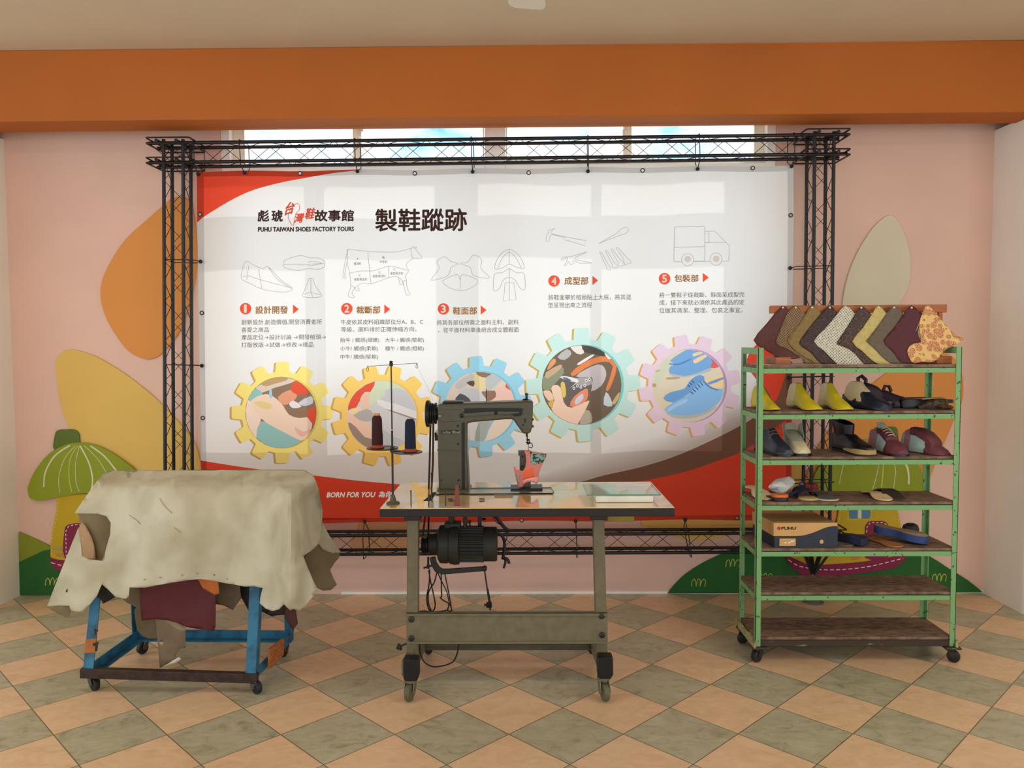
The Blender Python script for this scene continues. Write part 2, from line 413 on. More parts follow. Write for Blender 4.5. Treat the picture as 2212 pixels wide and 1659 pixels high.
def stalks(mb, lst, Y):
    for P, w_ in lst: strip(mb, smooth(P, 4, False), Y, w_)
    return mb
m_cap = M('lime_cap_paint', (140, 152, 30), .7, var=.05, scale=4); m_stalk = M('dark_green_paint', (92, 112, 40), .7, var=.05, scale=4)
m_body = M('mustard_paint', (196, 164, 28), .7, var=.05, scale=4); m_sole = M('maroon_paint', (132, 30, 66), .7, var=.05, scale=4)
m_hill = M('hill_green_paint', (36, 98, 38), .75, var=.08, scale=6); m_hl = M('light_hill_paint', (134, 144, 40), .75, var=.06, scale=6)
m_line = M('pale_line_paint', (214, 216, 176), .7); m_liney = M('lime_line_paint', (190, 190, 80), .7); m_stitch = M('stitch_paint', (228, 200, 60), .7); m_stw = M('white_stitch_paint', (232, 220, 210), .7)
m_bluew = M('blue_pane_paint', (84, 128, 160), .7); m_gr = M('grey_patch_paint', (172, 150, 90), .7); m_tanp = M('tan_patch_paint', (192, 140, 60), .7)
Yh1, Yh2, Yh3 = WALL-.012, WALL-.022, WALL-.032     # hill, house body, cap: boards on top of one another
def grass(mb, x, y, s, Y):
    strip(mb, smooth([(x-12*s, y+9*s), (x-11*s, y-2*s), (x-6*s, y-7*s), (x-3*s, y), (x-2*s, y+9*s), (x, y-3*s), (x+4*s, y-8*s), (x+7*s, y-1*s), (x+6*s, y+9*s), (x+10*s, y-3*s), (x+15*s, y-7*s), (x+18*s, y-1*s), (x+16*s, y+9*s)], 3, False), Y, 1.6)
hl = thing('hill_panel', 'two tone green hill boards behind the hide cart', 'wall decoration', at(180, 1286, WALL))
flat(MB(), smooth([(41, 1149), (77, 1165), (108, 1180), (150, 1200)], 4, False)+[Vector((150, 1214)), Vector((41, 1222))], Yh1, WALL-.0005).build('light_hill', m_hl, hl, bevel=.001)
flat(MB(), smooth([(41, 1214), (74, 1199), (106, 1187), (180, 1182), (260, 1210), (330, 1250), (372, 1284)], 4, False)+[Vector((42.5, 1285.5))], Yh1-.003, WALL-.0005).build('dark_hill', m_hill, hl, bevel=.001)
gm = MB(); grass(gm, 110, 1256, 1.0, Yh1-.0036); grass(gm, 30, 1252, .6, Yh1-.0036) if 0 else None; gm.build('grass_marks', m_liney, hl)
hr = thing('hill_panel', 'dark green hill board with yellow grass behind green rack', 'wall decoration', at(1800, 1282, WALL))
flat(MB(), smooth([(1442, 1282), (1473, 1248), (1510, 1222), (1558, 1198), (1610, 1180), (1700, 1170), (1800, 1166), (1900, 1172), (1990, 1193), (2053, 1230), (2090, 1253), (2124, 1280)], 4, False), Yh1-.003, WALL-.0005).build('dark_hill', m_hill, hr, bevel=.001)
gm = MB()
for x, y in ((1506, 1258), (1580, 1216), (1650, 1246), (2026, 1247)): grass(gm, x, y, 1.0, Yh1-.0036)
gm.build('grass_marks', m_liney, hr)

def house(side):
    left = side < 0
    lab = 'painted mushroom house board with lime cap behind the hide cart' if left else 'painted boot shaped mushroom house board behind the green rack'
    h = thing('mushroom_house_panel', lab, 'wall decoration', at(170 if left else 1860, 1200, WALL))
    if left:
        cap = smooth([(60, 1064), (61, 1048), (77, 1014), (106, 980), (141, 961), (172, 956), (207, 962), (239, 977), (270, 998), (292, 1017), (304, 1045), (300, 1068), (284, 1080), (240, 1070), (186, 1066), (148, 1070), (119, 1075), (87, 1082), (66, 1077)], 4)
        st = smooth([(118, 975), (118, 940), (125, 929), (142, 928), (159, 928), (170, 937), (172, 960), (170, 975)], 3)
        body = [(121, 1070), (122, 1102), (114, 1139), (109, 1181), (108.5, 1205), (114, 1210), (150, 1212), (235, 1212), (238, 1180), (222, 1130), (215, 1066)]
        sole = smooth([(107, 1198), (113, 1206), (150, 1211), (240, 1208), (242, 1225), (225, 1236), (170, 1240), (127, 1233), (112, 1220)], 4)
        door = smooth([(140, 1206), (139, 1147), (145, 1135), (159, 1131), (180, 1131), (192, 1138), (196, 1150), (196, 1206)], 3)
        lines = [([(151, 962), (118, 985), (98, 1020), (94.5, 1052)], 3.2), ([(163, 963), (140, 990), (127, 1030), (128.5, 1064)], 1.2), ([(169, 962), (152, 990), (149, 1030), (155, 1063)], 2.2), ([(172, 963), (163, 1000), (164, 1040), (171, 1062)], 1.2), ([(173, 963), (192, 1000), (200, 1035), (197, 1060)], 3.2), ([(182, 963), (210, 990), (232, 1025)], 1.2), ([(195, 963), (225, 985), (252, 1018)], 3.2)]
        st1 = [(124, 1076), (125, 1102), (117, 1139), (112, 1181), (113, 1200), (150, 1208)]; dst = [(143, 1203), (142, 1148), (148, 1137), (160, 1133.5), (180, 1133.5)]; sst = [(110, 1215), (140, 1222), (200, 1222)]
    else:
        cap = smooth([(1748, 1085), (1753, 1045), (1775, 1000), (1806, 970), (1845, 954), (1880, 950), (1916, 954), (1943, 966), (1970, 988), (1990, 1015), (1999, 1050), (1990, 1078), (1900, 1084), (1820, 1090), (1765, 1094)], 4)
        st = smooth([(1886, 965), (1888, 932), (1893, 924), (1901, 922), (1930, 922), (1938, 926), (1941, 945), (1941, 978)], 3)
        body = [(1815, 1080), (1807, 1131), (1790, 1172), (1745, 1190), (1704, 1203), (1750, 1224), (1793, 1223), (1867, 1217), (1953, 1202), (1948, 1145), (1939, 1101), (1936, 1080)]
        sole = smooth([(1699, 1200), (1715, 1206), (1750, 1220), (1793, 1219), (1867, 1213), (1953, 1199), (1953, 1212), (1940, 1222), (1913, 1231), (1831, 1241), (1750, 1244), (1724, 1237), (1704, 1217)], 4)
        door = smooth([(1870, 1205), (1869, 1150), (1870, 1137), (1877, 1127), (1889, 1126), (1909, 1126), (1918, 1133), (1920, 1146), (1919, 1203)], 3)
        lines = [([(1823, 962), (1800, 990), (1790, 1036)], 4), ([(1848, 955), (1826, 990), (1813, 1045)], 1.4), ([(1866, 960), (1858, 1000), (1862, 1057)], 4), ([(1893, 962), (1897, 1010), (1885, 1057)], 1.4), ([(1907, 962), (1908, 1010), (1904, 1054)], 3), ([(1918, 965), (1934, 1010), (1930, 1058)], 1.4), ([(1935, 968), (1960, 1010), (1963, 1046)], 4)]
        st1 = [(1818, 1085), (1811, 1131), (1793, 1175), (1750, 1193)]; dst = [(1872, 1150), (1873, 1138), (1879, 1130), (1889, 1128.5), (1909, 1129), (1915, 1134), (1917, 1145)]; sst = [(1703, 1209), (1730, 1224), (1790, 1231), (1870, 1225), (1951, 1206)]
    flat(MB(), body, Yh2, WALL-.013).build('body', m_body, h, bevel=.001)
    flat(MB(), sole, Yh2-.002, WALL-.013).build('sole', m_sole, h, bevel=.001)
    flat(MB(), st, Yh2, WALL-.013).build('stalk', m_stalk, h, bevel=.001)
    flat(MB(), cap, Yh3, Yh2+.001).build('cap', m_cap, h, bevel=.001)
    flat(MB(), door, Yh2-.004, Yh2+.001).build('door', m_sole, h, bevel=.001)
    stalks(MB(), lines[:2]+lines[3:], Yh3-.0008).build('cap_lines', m_line, h); stalks(MB(), [lines[2] if left else lines[4]], Yh3-.0010).build('cap_lines', m_liney, h)
    sm_ = MB(); strip(sm_, smooth(st1, 4, False), Yh2-.0008, 1.4, (5, 3)); sm_.build('stitching', m_stitch, h)
    sm_ = MB(); strip(sm_, dst, Yh2-.0048, 1.5, (5, 4)); sm_.build('stitching', m_stw, h); sm_ = MB(); strip(sm_, smooth(sst, 4, False), Yh2-.0028, 1.8, (8, 5)); sm_.build('stitching', m_stw, h)
    if left:
        flat(MB(), [(113, 1180), (138, 1182), (138, 1189), (113, 1188)], Yh2-.001, Yh2+.001).build('patch', m_gr, h); flat(MB(), [(121, 1195), (138, 1196), (138, 1205), (121, 1203)], Yh2-.001, Yh2+.001).build('patch', m_tanp, h)
    else:
        flat(MB(), [(1835, 1078), (1835, 1116), (1838, 1120), (1877, 1120), (1880, 1116), (1880, 1078)], Yh2-.002, Yh2+.001).build('window', m_bluew, h)
        flat(MB(), [(1853, 1078), (1853, 1120), (1861, 1120), (1861, 1078)], Yh2-.003, Yh2+.001).build('window_bar', m_line, h)
        sm_ = MB(); strip(sm_, [(1832, 1085), (1832, 1123), (1882, 1123), (1882, 1085)], Yh2-.0008, 1.3, (4, 3)); sm_.build('stitching', m_stitch, h); sm_ = MB(); strip(sm_, [(1935, 1085), (1944, 1145), (1946, 1195)], Yh2-.0008, 1.3, (4, 3)); sm_.build('stitching', m_stitch, h)
        flat(MB(), [(1838, 1198), (1858, 1199), (1858, 1210), (1838, 1210)], Yh2-.001, Yh2+.001).build('patch', m_tanp, h)
house(-1); house(1)
# ---------------------------------------------------------------- black display truss
m_blk = M('black_truss_paint', (15, 15, 18), .45, var=.2, scale=30, spec=.5)
YN, YF, YBAN = 4.31, 4.413, 4.362
truss = thing('display_truss', 'black lattice truss frame standing around the white banner', 'display frame', (0, 4.36, 0))
def zig(mb, a0, a1, b0, b1, period, r=.0022, ph=0.0):
    """zigzag rod between chord a0-a1 and chord b0-b1"""
    Ln = (a1-a0).length; n_ = max(2, int(round(Ln/period*2))); P = []
    for i in range(n_+1):
        t = min(1, max(0, (i+ph)/n_)); P.append(a0.lerp(a1, t) if i % 2 == 0 else b0.lerp(b1, t))
    return mb.tube(P, r, 5)
def truss_part(name, ends0, ends1, period):
    """ends0/1: the four chord ends at either side (near a, near b, far a, far b)"""
    first = None; order = (0, 1, 3, 2)
    root = bpy.data.objects.new(name, None); COL.objects.link(root); root.parent = truss; root.empty_display_size = .05
    for a, b_ in zip(ends0, ends1): MB().cyl(a, b_, .0095, n=12).build('chord', m_blk, root)
    mb = MB()
    for k in range(4):
        i, j = order[k], order[(k+1) % 4]
        zig(mb, ends0[i], ends1[i], ends0[j], ends1[j], period, ph=.0)
    mb.build('bracing', m_blk, root); return root
Tl = [at(350+3.5, 301, YN), at(395.5, 301, YN), at(371.5, 312, YF), at(412, 312, YF)]
Bl = [at(357.5, 1203, YN), at(398.5, 1203, YN), at(376, 1193, YF), at(416, 1193, YF)]
Tr = [at(1760, 284, YN), at(1801.5, 284, YN), at(1743.5, 294, YF), at(1784, 294, YF)]
Br = [at(1751, 1199, YN), at(1791.5, 1199, YN), at(1734, 1190, YF), at(1775, 1190, YF)]
truss_part('truss_column', Tl, Bl, .214); truss_part('truss_column', Tr, Br, .214)
TbL = [at(322, 309.5, YN), at(322, 351.5, YN), at(340, 320.5, YF), at(340, 361.5, YF)]
TbR = [at(1830, 290.5, YN), at(1830, 332.5, YN), at(1812, 300.5, YF), at(1812, 342.5, YF)]
truss_part('truss_beam', TbL, TbR, .248)
BbL = [at(335, 1159.5, YN), at(335, 1199.5, YN), at(350, 1150.5, YF), at(350, 1190.5, YF)]
BbR = [at(1815, 1150.5, YN), at(1815, 1191.5, YN), at(1797, 1142, YF), at(1797, 1182, YF)]
truss_part('truss_beam', BbL, BbR, .248)
def joint(x0, x1, ys, lean):
    mb = MB(); Yn, Yf_ = 4.25, 4.47
    for y in ys:
        a, b_ = at(x0, y, Yn), at(x1, y+lean, Yn); z = (a.z+b_.z)/2; r = .012
        c = [(a.x, Yn), (b_.x, Yn), (b_.x, Yf_), (a.x, Yf_)]; P = []
        for k in range(4):
            p, q0, q1 = Vector(c[k]), Vector(c[k-1]), Vector(c[(k+1) % 4])
            for s_ in (0, .5, 1):
                u0 = p+(q0-p).normalized()*r; u1 = p+(q1-p).normalized()*r
                P.append(u0*(1-s_)**2+p*2*s_*(1-s_)+u1*s_*s_)
        mb.tube([(p.x, p.y, z) for p in P], .0042, 6, closed=True)
    return mb.build('corner_joint', m_blk, truss), None
def stubs(xs, ys):
    mb = MB()
    for x in xs:
        for y in ys:
            p = at(x, y, 4.262); mb.cyl(p, (p.x, 4.462, p.z), .0095, n=10)
    mb.build('cross_tube', m_blk, truss)
joint(314, 408, (297, 308.5, 340, 351), -.5); stubs((337, 380), (303, 345))
joint(1743, 1838, (278.5, 290, 322, 333.5), -.5); stubs((1770, 1812), (284, 327))
joint(318, 411, (1150, 1162, 1192, 1203), -.5); stubs((339, 382), (1156, 1197))
joint(1736, 1830, (1145, 1156, 1187, 1198), -.5); stubs((1762, 1804), (1150, 1191))
for xc, corners in (((386, 1245), Bl), ((1757, 1243), Br)):
    tip = at(xc[0], xc[1], 4.36); ft = MB()
    for c in corners: ft.bar(c+Vector((0, 0, .012)), tip, .022, .012)
    fo = ft.build('foot', m_blk, truss)
    fb = MB(); fb.cyl(tip+Vector((0, 0, .01)), (tip.x, 4.36, .012), .012, n=12); fb.lathe((tip.x, 4.36, 0), (0, 0, 1), [(0, .056), (.008, .056), (.013, .03), (.02, .014)])
    fb.build('base_plate', M('grey_foot', (120, 120, 120), .4, .3), fo)

# ---------------------------------------------------------------- the banner
def wv(x, y):
    s_ = .0035*math.sin(x*.0125+y*.002)+.0022*math.sin(x*.031-y*.006+1.3)
    s_ += .006*math.exp(-((y-1118)/34)**2)*math.sin(x*.0165+.6) + .004*math.exp(-((y-372)/30)**2)*math.sin(x*.0253)
    return s_
def bp_(q, lift=0.0):
    return at(q[0], q[1], YBAN+wv(q[0], q[1])-lift)
banner = thing('banner', 'large white vinyl banner about shoe making with red corners', 'banner', (0, YBAN, .45))
def sag(x): return 369.5-(x-425)*.0103 + 3.0*math.sin((x-528)/247*2*PI/2)**2*1.0
top = [(425+ (1714-425)*i/26, sag(425+(1714-425)*i/26)) for i in range(27)]
right = [(1714.5, 465), (1713, 600), (1711, 800), (1709.5, 1000), (1709.5, 1122)]
bottom = [(1709-(1709-437)*i/26, 1122+9.5*i/26+1.6*math.sin(i*.48*2)) for i in range(1, 27)]
left = [(433, 960), (431, 790), (428, 620), (426, 480)]
OUT = top+right+bottom+left
HEM = [(440, 381.5)]+[(440+(1701-440)*i/20, sag(440+(1701-440)*i/20)+11.5) for i in range(1, 21)]+[(1702, 465), (1700, 700), (1698, 1000), (1697, 1111), (1500, 1113.5), (1200, 1117), (900, 1119), (449, 1120.5), (445, 960), (443, 790), (441, 560)]
LAY = []
def lay(key, P): LAY.append((key, [tuple(p[:2]) for p in P]))
RED, BRN = 'banner_red', 'banner_brown'
lay(RED, [(400, 340), (781, 340)]+[tuple(p) for p in smooth([(781, 367), (720, 374), (662, 384), (604, 395), (546, 411), (502, 431), (463, 454), (437, 471), (417, 489)], 4, False)]+[(400, 480)])
up_ = smooth([(1160, 1058), (1253, 1041), (1304, 1027), (1380, 1010), (1452, 988), (1525, 957), (1595, 922), (1630, 900), (1648, 872), (1648, 845), (1634, 820), (1620, 802)], 4, False)
lo_ = smooth([(1725, 895), (1696, 909), (1669, 929), (1640, 952), (1595, 979), (1549, 996), (1488, 1017), (1428, 1031), (1363, 1043), (1300, 1053), (1160, 1070)], 4, False)
SHADE = []
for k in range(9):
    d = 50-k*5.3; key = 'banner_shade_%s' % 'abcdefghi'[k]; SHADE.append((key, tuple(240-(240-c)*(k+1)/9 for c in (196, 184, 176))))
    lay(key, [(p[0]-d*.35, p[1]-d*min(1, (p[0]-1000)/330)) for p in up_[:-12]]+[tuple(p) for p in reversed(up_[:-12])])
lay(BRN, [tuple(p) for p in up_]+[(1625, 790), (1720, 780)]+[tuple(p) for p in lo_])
lay(RED, [(400, 990)]+[tuple(p) for p in smooth([(424, 993), (538, 1011), (677, 1027), (761, 1037), (860, 1046), (1000, 1056), (1160, 1062)], 4, False)]+[tuple(p) for p in reversed(lo_)]+[(1730, 1150), (400, 1150)])
lay(RED, smooth([(1641, 742), (1622, 758), (1613, 782), (1624, 806), (1655, 840), (1673, 868), (1690, 830), (1697, 800), (1690, 775), (1668, 755)], 4))
def gear(cx, cy, ro, ri, rh, off, ang, key, key2, side_k):
    def outl(dx, dy):
        P = []
        for k in range(12):
            a = math.radians(ang+k*30); u = Vector((math.cos(a), -math.sin(a))); v_ = Vector((-u.y, u.x)); c = Vector((cx+dx, cy+dy)); hw = ro*.128
            q = [(ri-1, -hw*1.12), (ro-4, -hw), (ro-1, -hw+1), (ro, -hw+4), (ro, hw-4), (ro-1, hw-1), (ro-4, hw), (ri-1, hw*1.12)]
            P += [tuple(c+u*r_-v_*h_) for r_, h_ in q]
            a2 = a+math.radians(15); P.append((cx+dx+ri*math.cos(a2), cy+dy-ri*math.sin(a2)))
        return P
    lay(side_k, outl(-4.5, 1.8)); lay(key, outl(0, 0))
    circ = lambda x, y, r: [(x+r*math.cos(2*PI*k/40), y+r*math.sin(2*PI*k/40)) for k in range(40)]
    lay(key2, circ(cx+1, cy, rh)); return circ(cx+off, cy+.4, rh-1)
def picture(circ, scale, o, bgk, shapes):
    """the photograph printed inside a gear, as flat patches"""
    lay(bgk, circ)
    for key, P in shapes:
        Q = [(o[0]+p[0]/scale, o[1]+p[1]/scale) for p in smooth(P, 2)]
        # keep the patch inside the round picture
        c = Vector((sum(p[0] for p in circ)/len(circ), sum(p[1] for p in circ)/len(circ))); R_ = (Vector(circ[0])-c).length*.992
        R = []
        for q in Q:
            d = Vector(q)-c
            if d.length > R_: d = d.normalized()*R_
            R.append(tuple(c+d))
        lay(key, R)
PC = {}
def pc(r, g, b_):
    k = 'print_%d_%d_%d' % (r, g, b_); PC[k] = (r, g, b_); return k
skin, skin2, redp, whit, teal, brnp, lav = pc(244, 206, 182), pc(236, 168, 134), pc(234, 96, 72), pc(238, 238, 240), pc(154, 204, 202), pc(152, 126, 104), pc(214, 218, 232)
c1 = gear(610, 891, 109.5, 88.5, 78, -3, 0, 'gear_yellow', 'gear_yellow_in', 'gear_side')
picture(c1, 6.9125, (500, 780), brnp, [(pc(228, 210, 198), [(360, 390), (440, 345), (830, 230), (970, 270), (880, 330), (640, 400), (430, 480)]), (pc(196, 164, 118), [(440, 335), (640, 240), (830, 240), (820, 290), (640, 340), (520, 375)]),
 (teal, [(330, 410), (420, 440), (470, 520), (330, 610), (240, 560)]), (pc(250, 228, 212), [(200, 600), (300, 610), (450, 790), (430, 900), (380, 1150), (300, 1120), (220, 900)]), (teal, [(440, 900), (600, 950), (760, 1050), (1050, 1190), (900, 1310), (740, 1330), (560, 1290), (370, 1140)]),
 (pc(248, 222, 200), [(290, 590), (520, 490), (680, 570), (780, 680), (860, 800), (1000, 850), (1130, 840), (1195, 900), (1195, 1010), (1120, 1150), (1040, 1190), (760, 1050), (520, 920), (380, 780)]), (pc(236, 214, 150), [(340, 620), (480, 600), (600, 650), (580, 720), (440, 700)]),
 (skin2, [(690, 540), (870, 430), (980, 500), (930, 590), (780, 660)]), (redp, [(880, 420), (960, 285), (1070, 310), (1160, 420), (1130, 485), (980, 500)]), (whit, [(860, 640), (930, 590), (1045, 680), (920, 705)]), (lav, [(1000, 620), (1190, 520), (1215, 630), (1080, 670)]),
 (redp, [(1120, 790), (1190, 700), (1260, 700), (1260, 860), (1215, 945)]), (pc(170, 214, 236), [(565, 430), (602, 430), (606, 545), (566, 545)]), (pc(242, 192, 178), [(940, 980), (1080, 1060), (1170, 1000), (1180, 1050), (1060, 1130), (980, 1080)])])
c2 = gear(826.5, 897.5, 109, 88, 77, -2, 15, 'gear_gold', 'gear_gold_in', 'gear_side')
picture(c2, 7.2125, (710, 790), pc(214, 215, 217), [(pc(214, 226, 196), [(640, 230), (1000, 220), (1250, 330), (1300, 430), (900, 420), (640, 650)]), (redp, [(300, 700), (330, 540), (420, 400), (720, 230), (650, 410), (560, 410), (430, 650)]), (skin, [(490, 520), (560, 420), (640, 420), (620, 600), (650, 690), (540, 680)]), (pc(246, 222, 180), [(300, 700), (440, 650), (520, 680), (370, 770)]),
 (pc(206, 207, 212), [(870, 400), (960, 360), (1260, 370), (1350, 560), (1380, 700), (800, 530), (900, 490)]), (pc(232, 232, 234), [(760, 560), (800, 530), (1380, 710), (1370, 830), (820, 640)]), (pc(170, 150, 132), [(960, 690), (1370, 830), (1360, 850), (940, 700)]), (pc(186, 182, 178), [(370, 780), (600, 670), (700, 760), (660, 860), (480, 860)]),
 (skin, [(290, 720), (480, 850), (640, 900), (660, 1100), (570, 1110), (440, 980), (300, 880)]), (pc(164, 144, 128), [(300, 880), (430, 960), (560, 1110), (720, 1160), (640, 1270), (520, 1250), (360, 1090)]), (pc(196, 202, 204), [(850, 1000), (1000, 1100), (1180, 1180), (1100, 1300), (800, 1300), (760, 1150)])])
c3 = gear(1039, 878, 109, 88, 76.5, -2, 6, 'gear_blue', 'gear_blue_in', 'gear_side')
picture(c3, 6.9125, (930, 760), pc(238, 218, 204), [(pc(210, 206, 202), [(380, 470), (620, 320), (640, 420), (540, 500), (400, 560)]), (pc(240, 222, 172), [(650, 290), (760, 300), (830, 540), (760, 570), (680, 540)]), (pc(150, 128, 110), [(690, 280), (890, 280), (890, 380), (780, 380), (700, 340)]), (pc(200, 206, 206), [(830, 380), (1000, 320), (1080, 400), (880, 580), (830, 560)]),
 (pc(216, 216, 222), [(400, 580), (560, 540), (760, 600), (800, 740), (600, 760), (540, 660)]), (pc(96, 102, 106), [(440, 620), (580, 700), (580, 760), (360, 760)]), (pc(250, 208, 196), [(960, 640), (1120, 480), (1210, 570), (1260, 740), (920, 740)]), (redp, [(1120, 530), (1150, 440), (1220, 570)]), (pc(160, 126, 110), [(760, 600), (820, 590), (960, 580), (970, 680), (860, 740), (820, 690)]), (pc(110, 90, 80), [(535, 460), (650, 430), (640, 520)]),
 (whit, [(560, 1080), (720, 1060), (640, 1340), (570, 1240)]), (pc(178, 188, 182), [(720, 1050), (890, 1030), (830, 1280), (760, 1350), (660, 1340)]), (pc(160, 196, 224), [(900, 1030), (950, 1030), (850, 1220), (800, 1310), (800, 1290)]), (pc(242, 226, 206), [(950, 1020), (1200, 1020), (1080, 1200), (900, 1330), (820, 1330)])])
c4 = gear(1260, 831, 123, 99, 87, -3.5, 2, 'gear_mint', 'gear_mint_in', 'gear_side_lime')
picture(c4, 5.926, (1130, 690), pc(126, 110, 94), [(pc(192, 192, 190), [(440, 480), (560, 380), (620, 440), (530, 520)]), (pc(236, 230, 220), [(600, 340), (740, 320), (780, 430), (690, 440)]), (pc(236, 164, 112), [(310, 630), (350, 540), (400, 500), (420, 550), (330, 640)]), (pc(152, 158, 132), [(240, 740), (480, 600), (520, 690), (400, 830), (330, 930), (250, 880)]), (pc(206, 180, 146), [(290, 680), (470, 580), (490, 620), (310, 760)]),
 (pc(90, 84, 78), [(760, 330), (1000, 370), (1040, 470), (900, 440), (790, 420)]), (pc(236, 142, 92), [(610, 690), (760, 560), (990, 470), (1130, 510), (1200, 600), (1160, 760), (1100, 900), (1060, 890), (1150, 600), (1020, 540), (800, 620), (660, 720)]), (whit, [(700, 560), (880, 450), (900, 470), (720, 580)]), (whit, [(1040, 420), (1130, 440), (1140, 490), (1090, 510)]),
 (pc(206, 196, 196), [(680, 730), (800, 640), (960, 575), (1040, 615), (1065, 720), (1000, 850), (870, 920), (880, 780)]), (pc(116, 110, 106), [(470, 770), (540, 720), (680, 740), (880, 740), (880, 830), (830, 900), (640, 1000), (560, 1100), (540, 950), (440, 840)]), (pc(180, 172, 172), [(640, 760), (860, 740), (880, 830), (760, 850), (680, 820)]), (whit, [(470, 740), (540, 725), (690, 760), (700, 800), (640, 800), (560, 780)]), (pc(108, 116, 140), [(500, 745), (560, 745), (620, 785), (570, 785)]), (whit, [(600, 880), (690, 800), (720, 790), (640, 850)]), (pc(232, 208, 116), [(480, 820), (530, 810), (550, 960), (510, 1000)]), (pc(242, 152, 122), [(600, 1110), (650, 990), (800, 885), (830, 920), (820, 1020), (720, 1110)]), *[(k_, [(x+r*math.cos(a*PI/3), y+r*1.2*math.sin(a*PI/3)) for a in range(6)]) for x, y in ((650, 880), (694, 850), (740, 866), (790, 845), (808, 782), (848, 766)) for k_, r in ((whit, 18), (pc(70, 66, 64), 8))], (lav, [(660, 1080), (680, 1010), (760, 950), (770, 1010), (710, 1080)]),
 (pc(252, 218, 194), [(360, 890), (400, 840), (480, 870), (520, 1060), (620, 1130), (830, 1040), (830, 1090), (700, 1340), (600, 1330), (440, 1240), (360, 1140), (400, 1040)]), (pc(250, 212, 186), [(255, 920), (350, 920), (390, 1020), (320, 1040)]), (pc(228, 190, 100), [(320, 1070), (390, 1020), (380, 1120), (360, 1130)]), (pc(206, 220, 226), [(1030, 1090), (1060, 930), (1120, 1010), (1140, 1110)]), (pc(216, 184, 132), [(1140, 1060), (1230, 930), (1230, 1000), (1170, 1090)]), (pc(192, 182, 166), [(720, 1330), (800, 1160), (870, 1200), (880, 1310), (790, 1350)])])
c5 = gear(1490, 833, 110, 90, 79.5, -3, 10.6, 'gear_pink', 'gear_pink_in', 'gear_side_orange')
picture(c5, 6.636, (1370, 710), pc(228, 218, 194), [(pc(214, 220, 196), [(370, 540), (500, 410), (480, 600), (380, 720), (320, 900), (270, 800)]), (pc(206, 160, 130), [(265, 790), (310, 790), (310, 830), (265, 835)]), (pc(224, 112, 112), [(1100, 380), (1230, 510), (1210, 550), (1090, 560)]), (pc(128, 178, 230), [(510, 460), (700, 330), (800, 300), (1000, 330), (1110, 400), (1090, 560), (900, 640), (720, 680), (560, 660), (495, 620), (520, 540), (600, 510)]), (pc(250, 218, 174), [(840, 360), (960, 320), (1000, 340), (860, 400)]), (pc(250, 218, 174), [(850, 450), (1010, 370), (1040, 400), (880, 500)]),
 (pc(192, 200, 202), [(500, 640), (720, 680), (900, 640), (1090, 560), (1090, 610), (900, 665), (700, 700), (560, 685)]), (pc(230, 214, 186), [(395, 890), (580, 880), (590, 1050), (400, 1140)]), (pc(118, 168, 224), [(415, 1000), (520, 910), (720, 860), (800, 740), (940, 660), (1010, 740), (770, 940), (560, 1060)]), (pc(250, 216, 166), [(1010, 740), (1160, 700), (1290, 640), (1300, 830), (1180, 860), (1100, 820)]), (pc(120, 164, 216), [(1060, 770), (1290, 690), (1290, 720), (1090, 800)]),
 (pc(192, 198, 200), [(440, 1190), (560, 1230), (760, 1240), (980, 1200), (1160, 1110), (1170, 1140), (990, 1240), (780, 1285), (560, 1275)]), (pc(146, 196, 242), [(430, 1160), (560, 1060), (770, 950), (900, 800), (1000, 740), (1100, 830), (1270, 870), (1240, 1020), (1150, 1110), (980, 1200), (760, 1240), (560, 1230)]), (pc(250, 217, 168), [(1090, 800), (1180, 770), (1300, 720), (1300, 830), (1190, 862), (1120, 840)]), (pc(96, 142, 200), [(1000, 745), (1090, 830), (1200, 870), (1195, 885), (1080, 850), (985, 760)]),
 (pc(176, 214, 248), [(470, 1160), (580, 1080), (760, 1000), (740, 1060), (600, 1120), (500, 1190)])]+[(pc(60, 76, 112), [(810+k*34, 900-k*36), (850+k*34, 930-k*30), (844+k*34, 940-k*30), (804+k*34, 908-k*36)]) for k in range(5)]+[(pc(60, 76, 112), [(770+k*30, 800-k*30), (800+k*30, 830-k*28), (795+k*30, 838-k*28), (764+k*30, 808-k*30)]) for k in range(3)]
 +[(pc(96, 142, 200), [(505, 495), (640, 500), (800, 430), (810, 445), (650, 520), (510, 515)]), (pc(200, 170, 140), [(470, 700), (640, 690), (640, 720), (470, 730)]), (pc(204, 186, 160), [(300, 600), (370, 590), (370, 610), (305, 625)])])
STEP = [(530.5, 666.7, 12.4), (749.2, 666.7, 12.4), (957.9, 667.3, 12.4), (1196.8, 607, 12.4), (1435.5, 602, 12.6)]
for x, y, r in STEP: lay('banner_step', [(x+r*math.cos(2*PI*k/28), y+r*math.sin(2*PI*k/28)) for k in range(28)])
for P in ([(632.8, 657.7), (645.5, 668), (632.8, 678.4)], [(830, 657.7), (843, 668), (830, 678.4)], [(1038.3, 659.6), (1051, 669.8), (1038.3, 680)], [(1279.7, 595.6), (1292, 605.8), (1279.7, 616)], [(1518, 589.3), (1531, 599.3), (1518, 609.8)]): lay('banner_step', P)
for x, y, r in [(1485.5, 559.5, 7), (1547, 559, 7)]: lay(pc(222, 206, 196), [(x+r*math.cos(2*PI*k/20), y+r*math.sin(2*PI*k/20)) for k in range(20)])
GROM = [(648, 374.5), (896, 374.5), (1142, 373), (1388, 368), (1626, 363), (432, 463), (436, 676), (438, 903), (1708, 465), (1127, 1124), (1592, 1119), (1351, 1121.5), (905, 1126)]
for x, y in GROM: lay(None, [(x+2.9*math.cos(2*PI*k/14), y+2.9*math.sin(2*PI*k/14)) for k in range(14)])
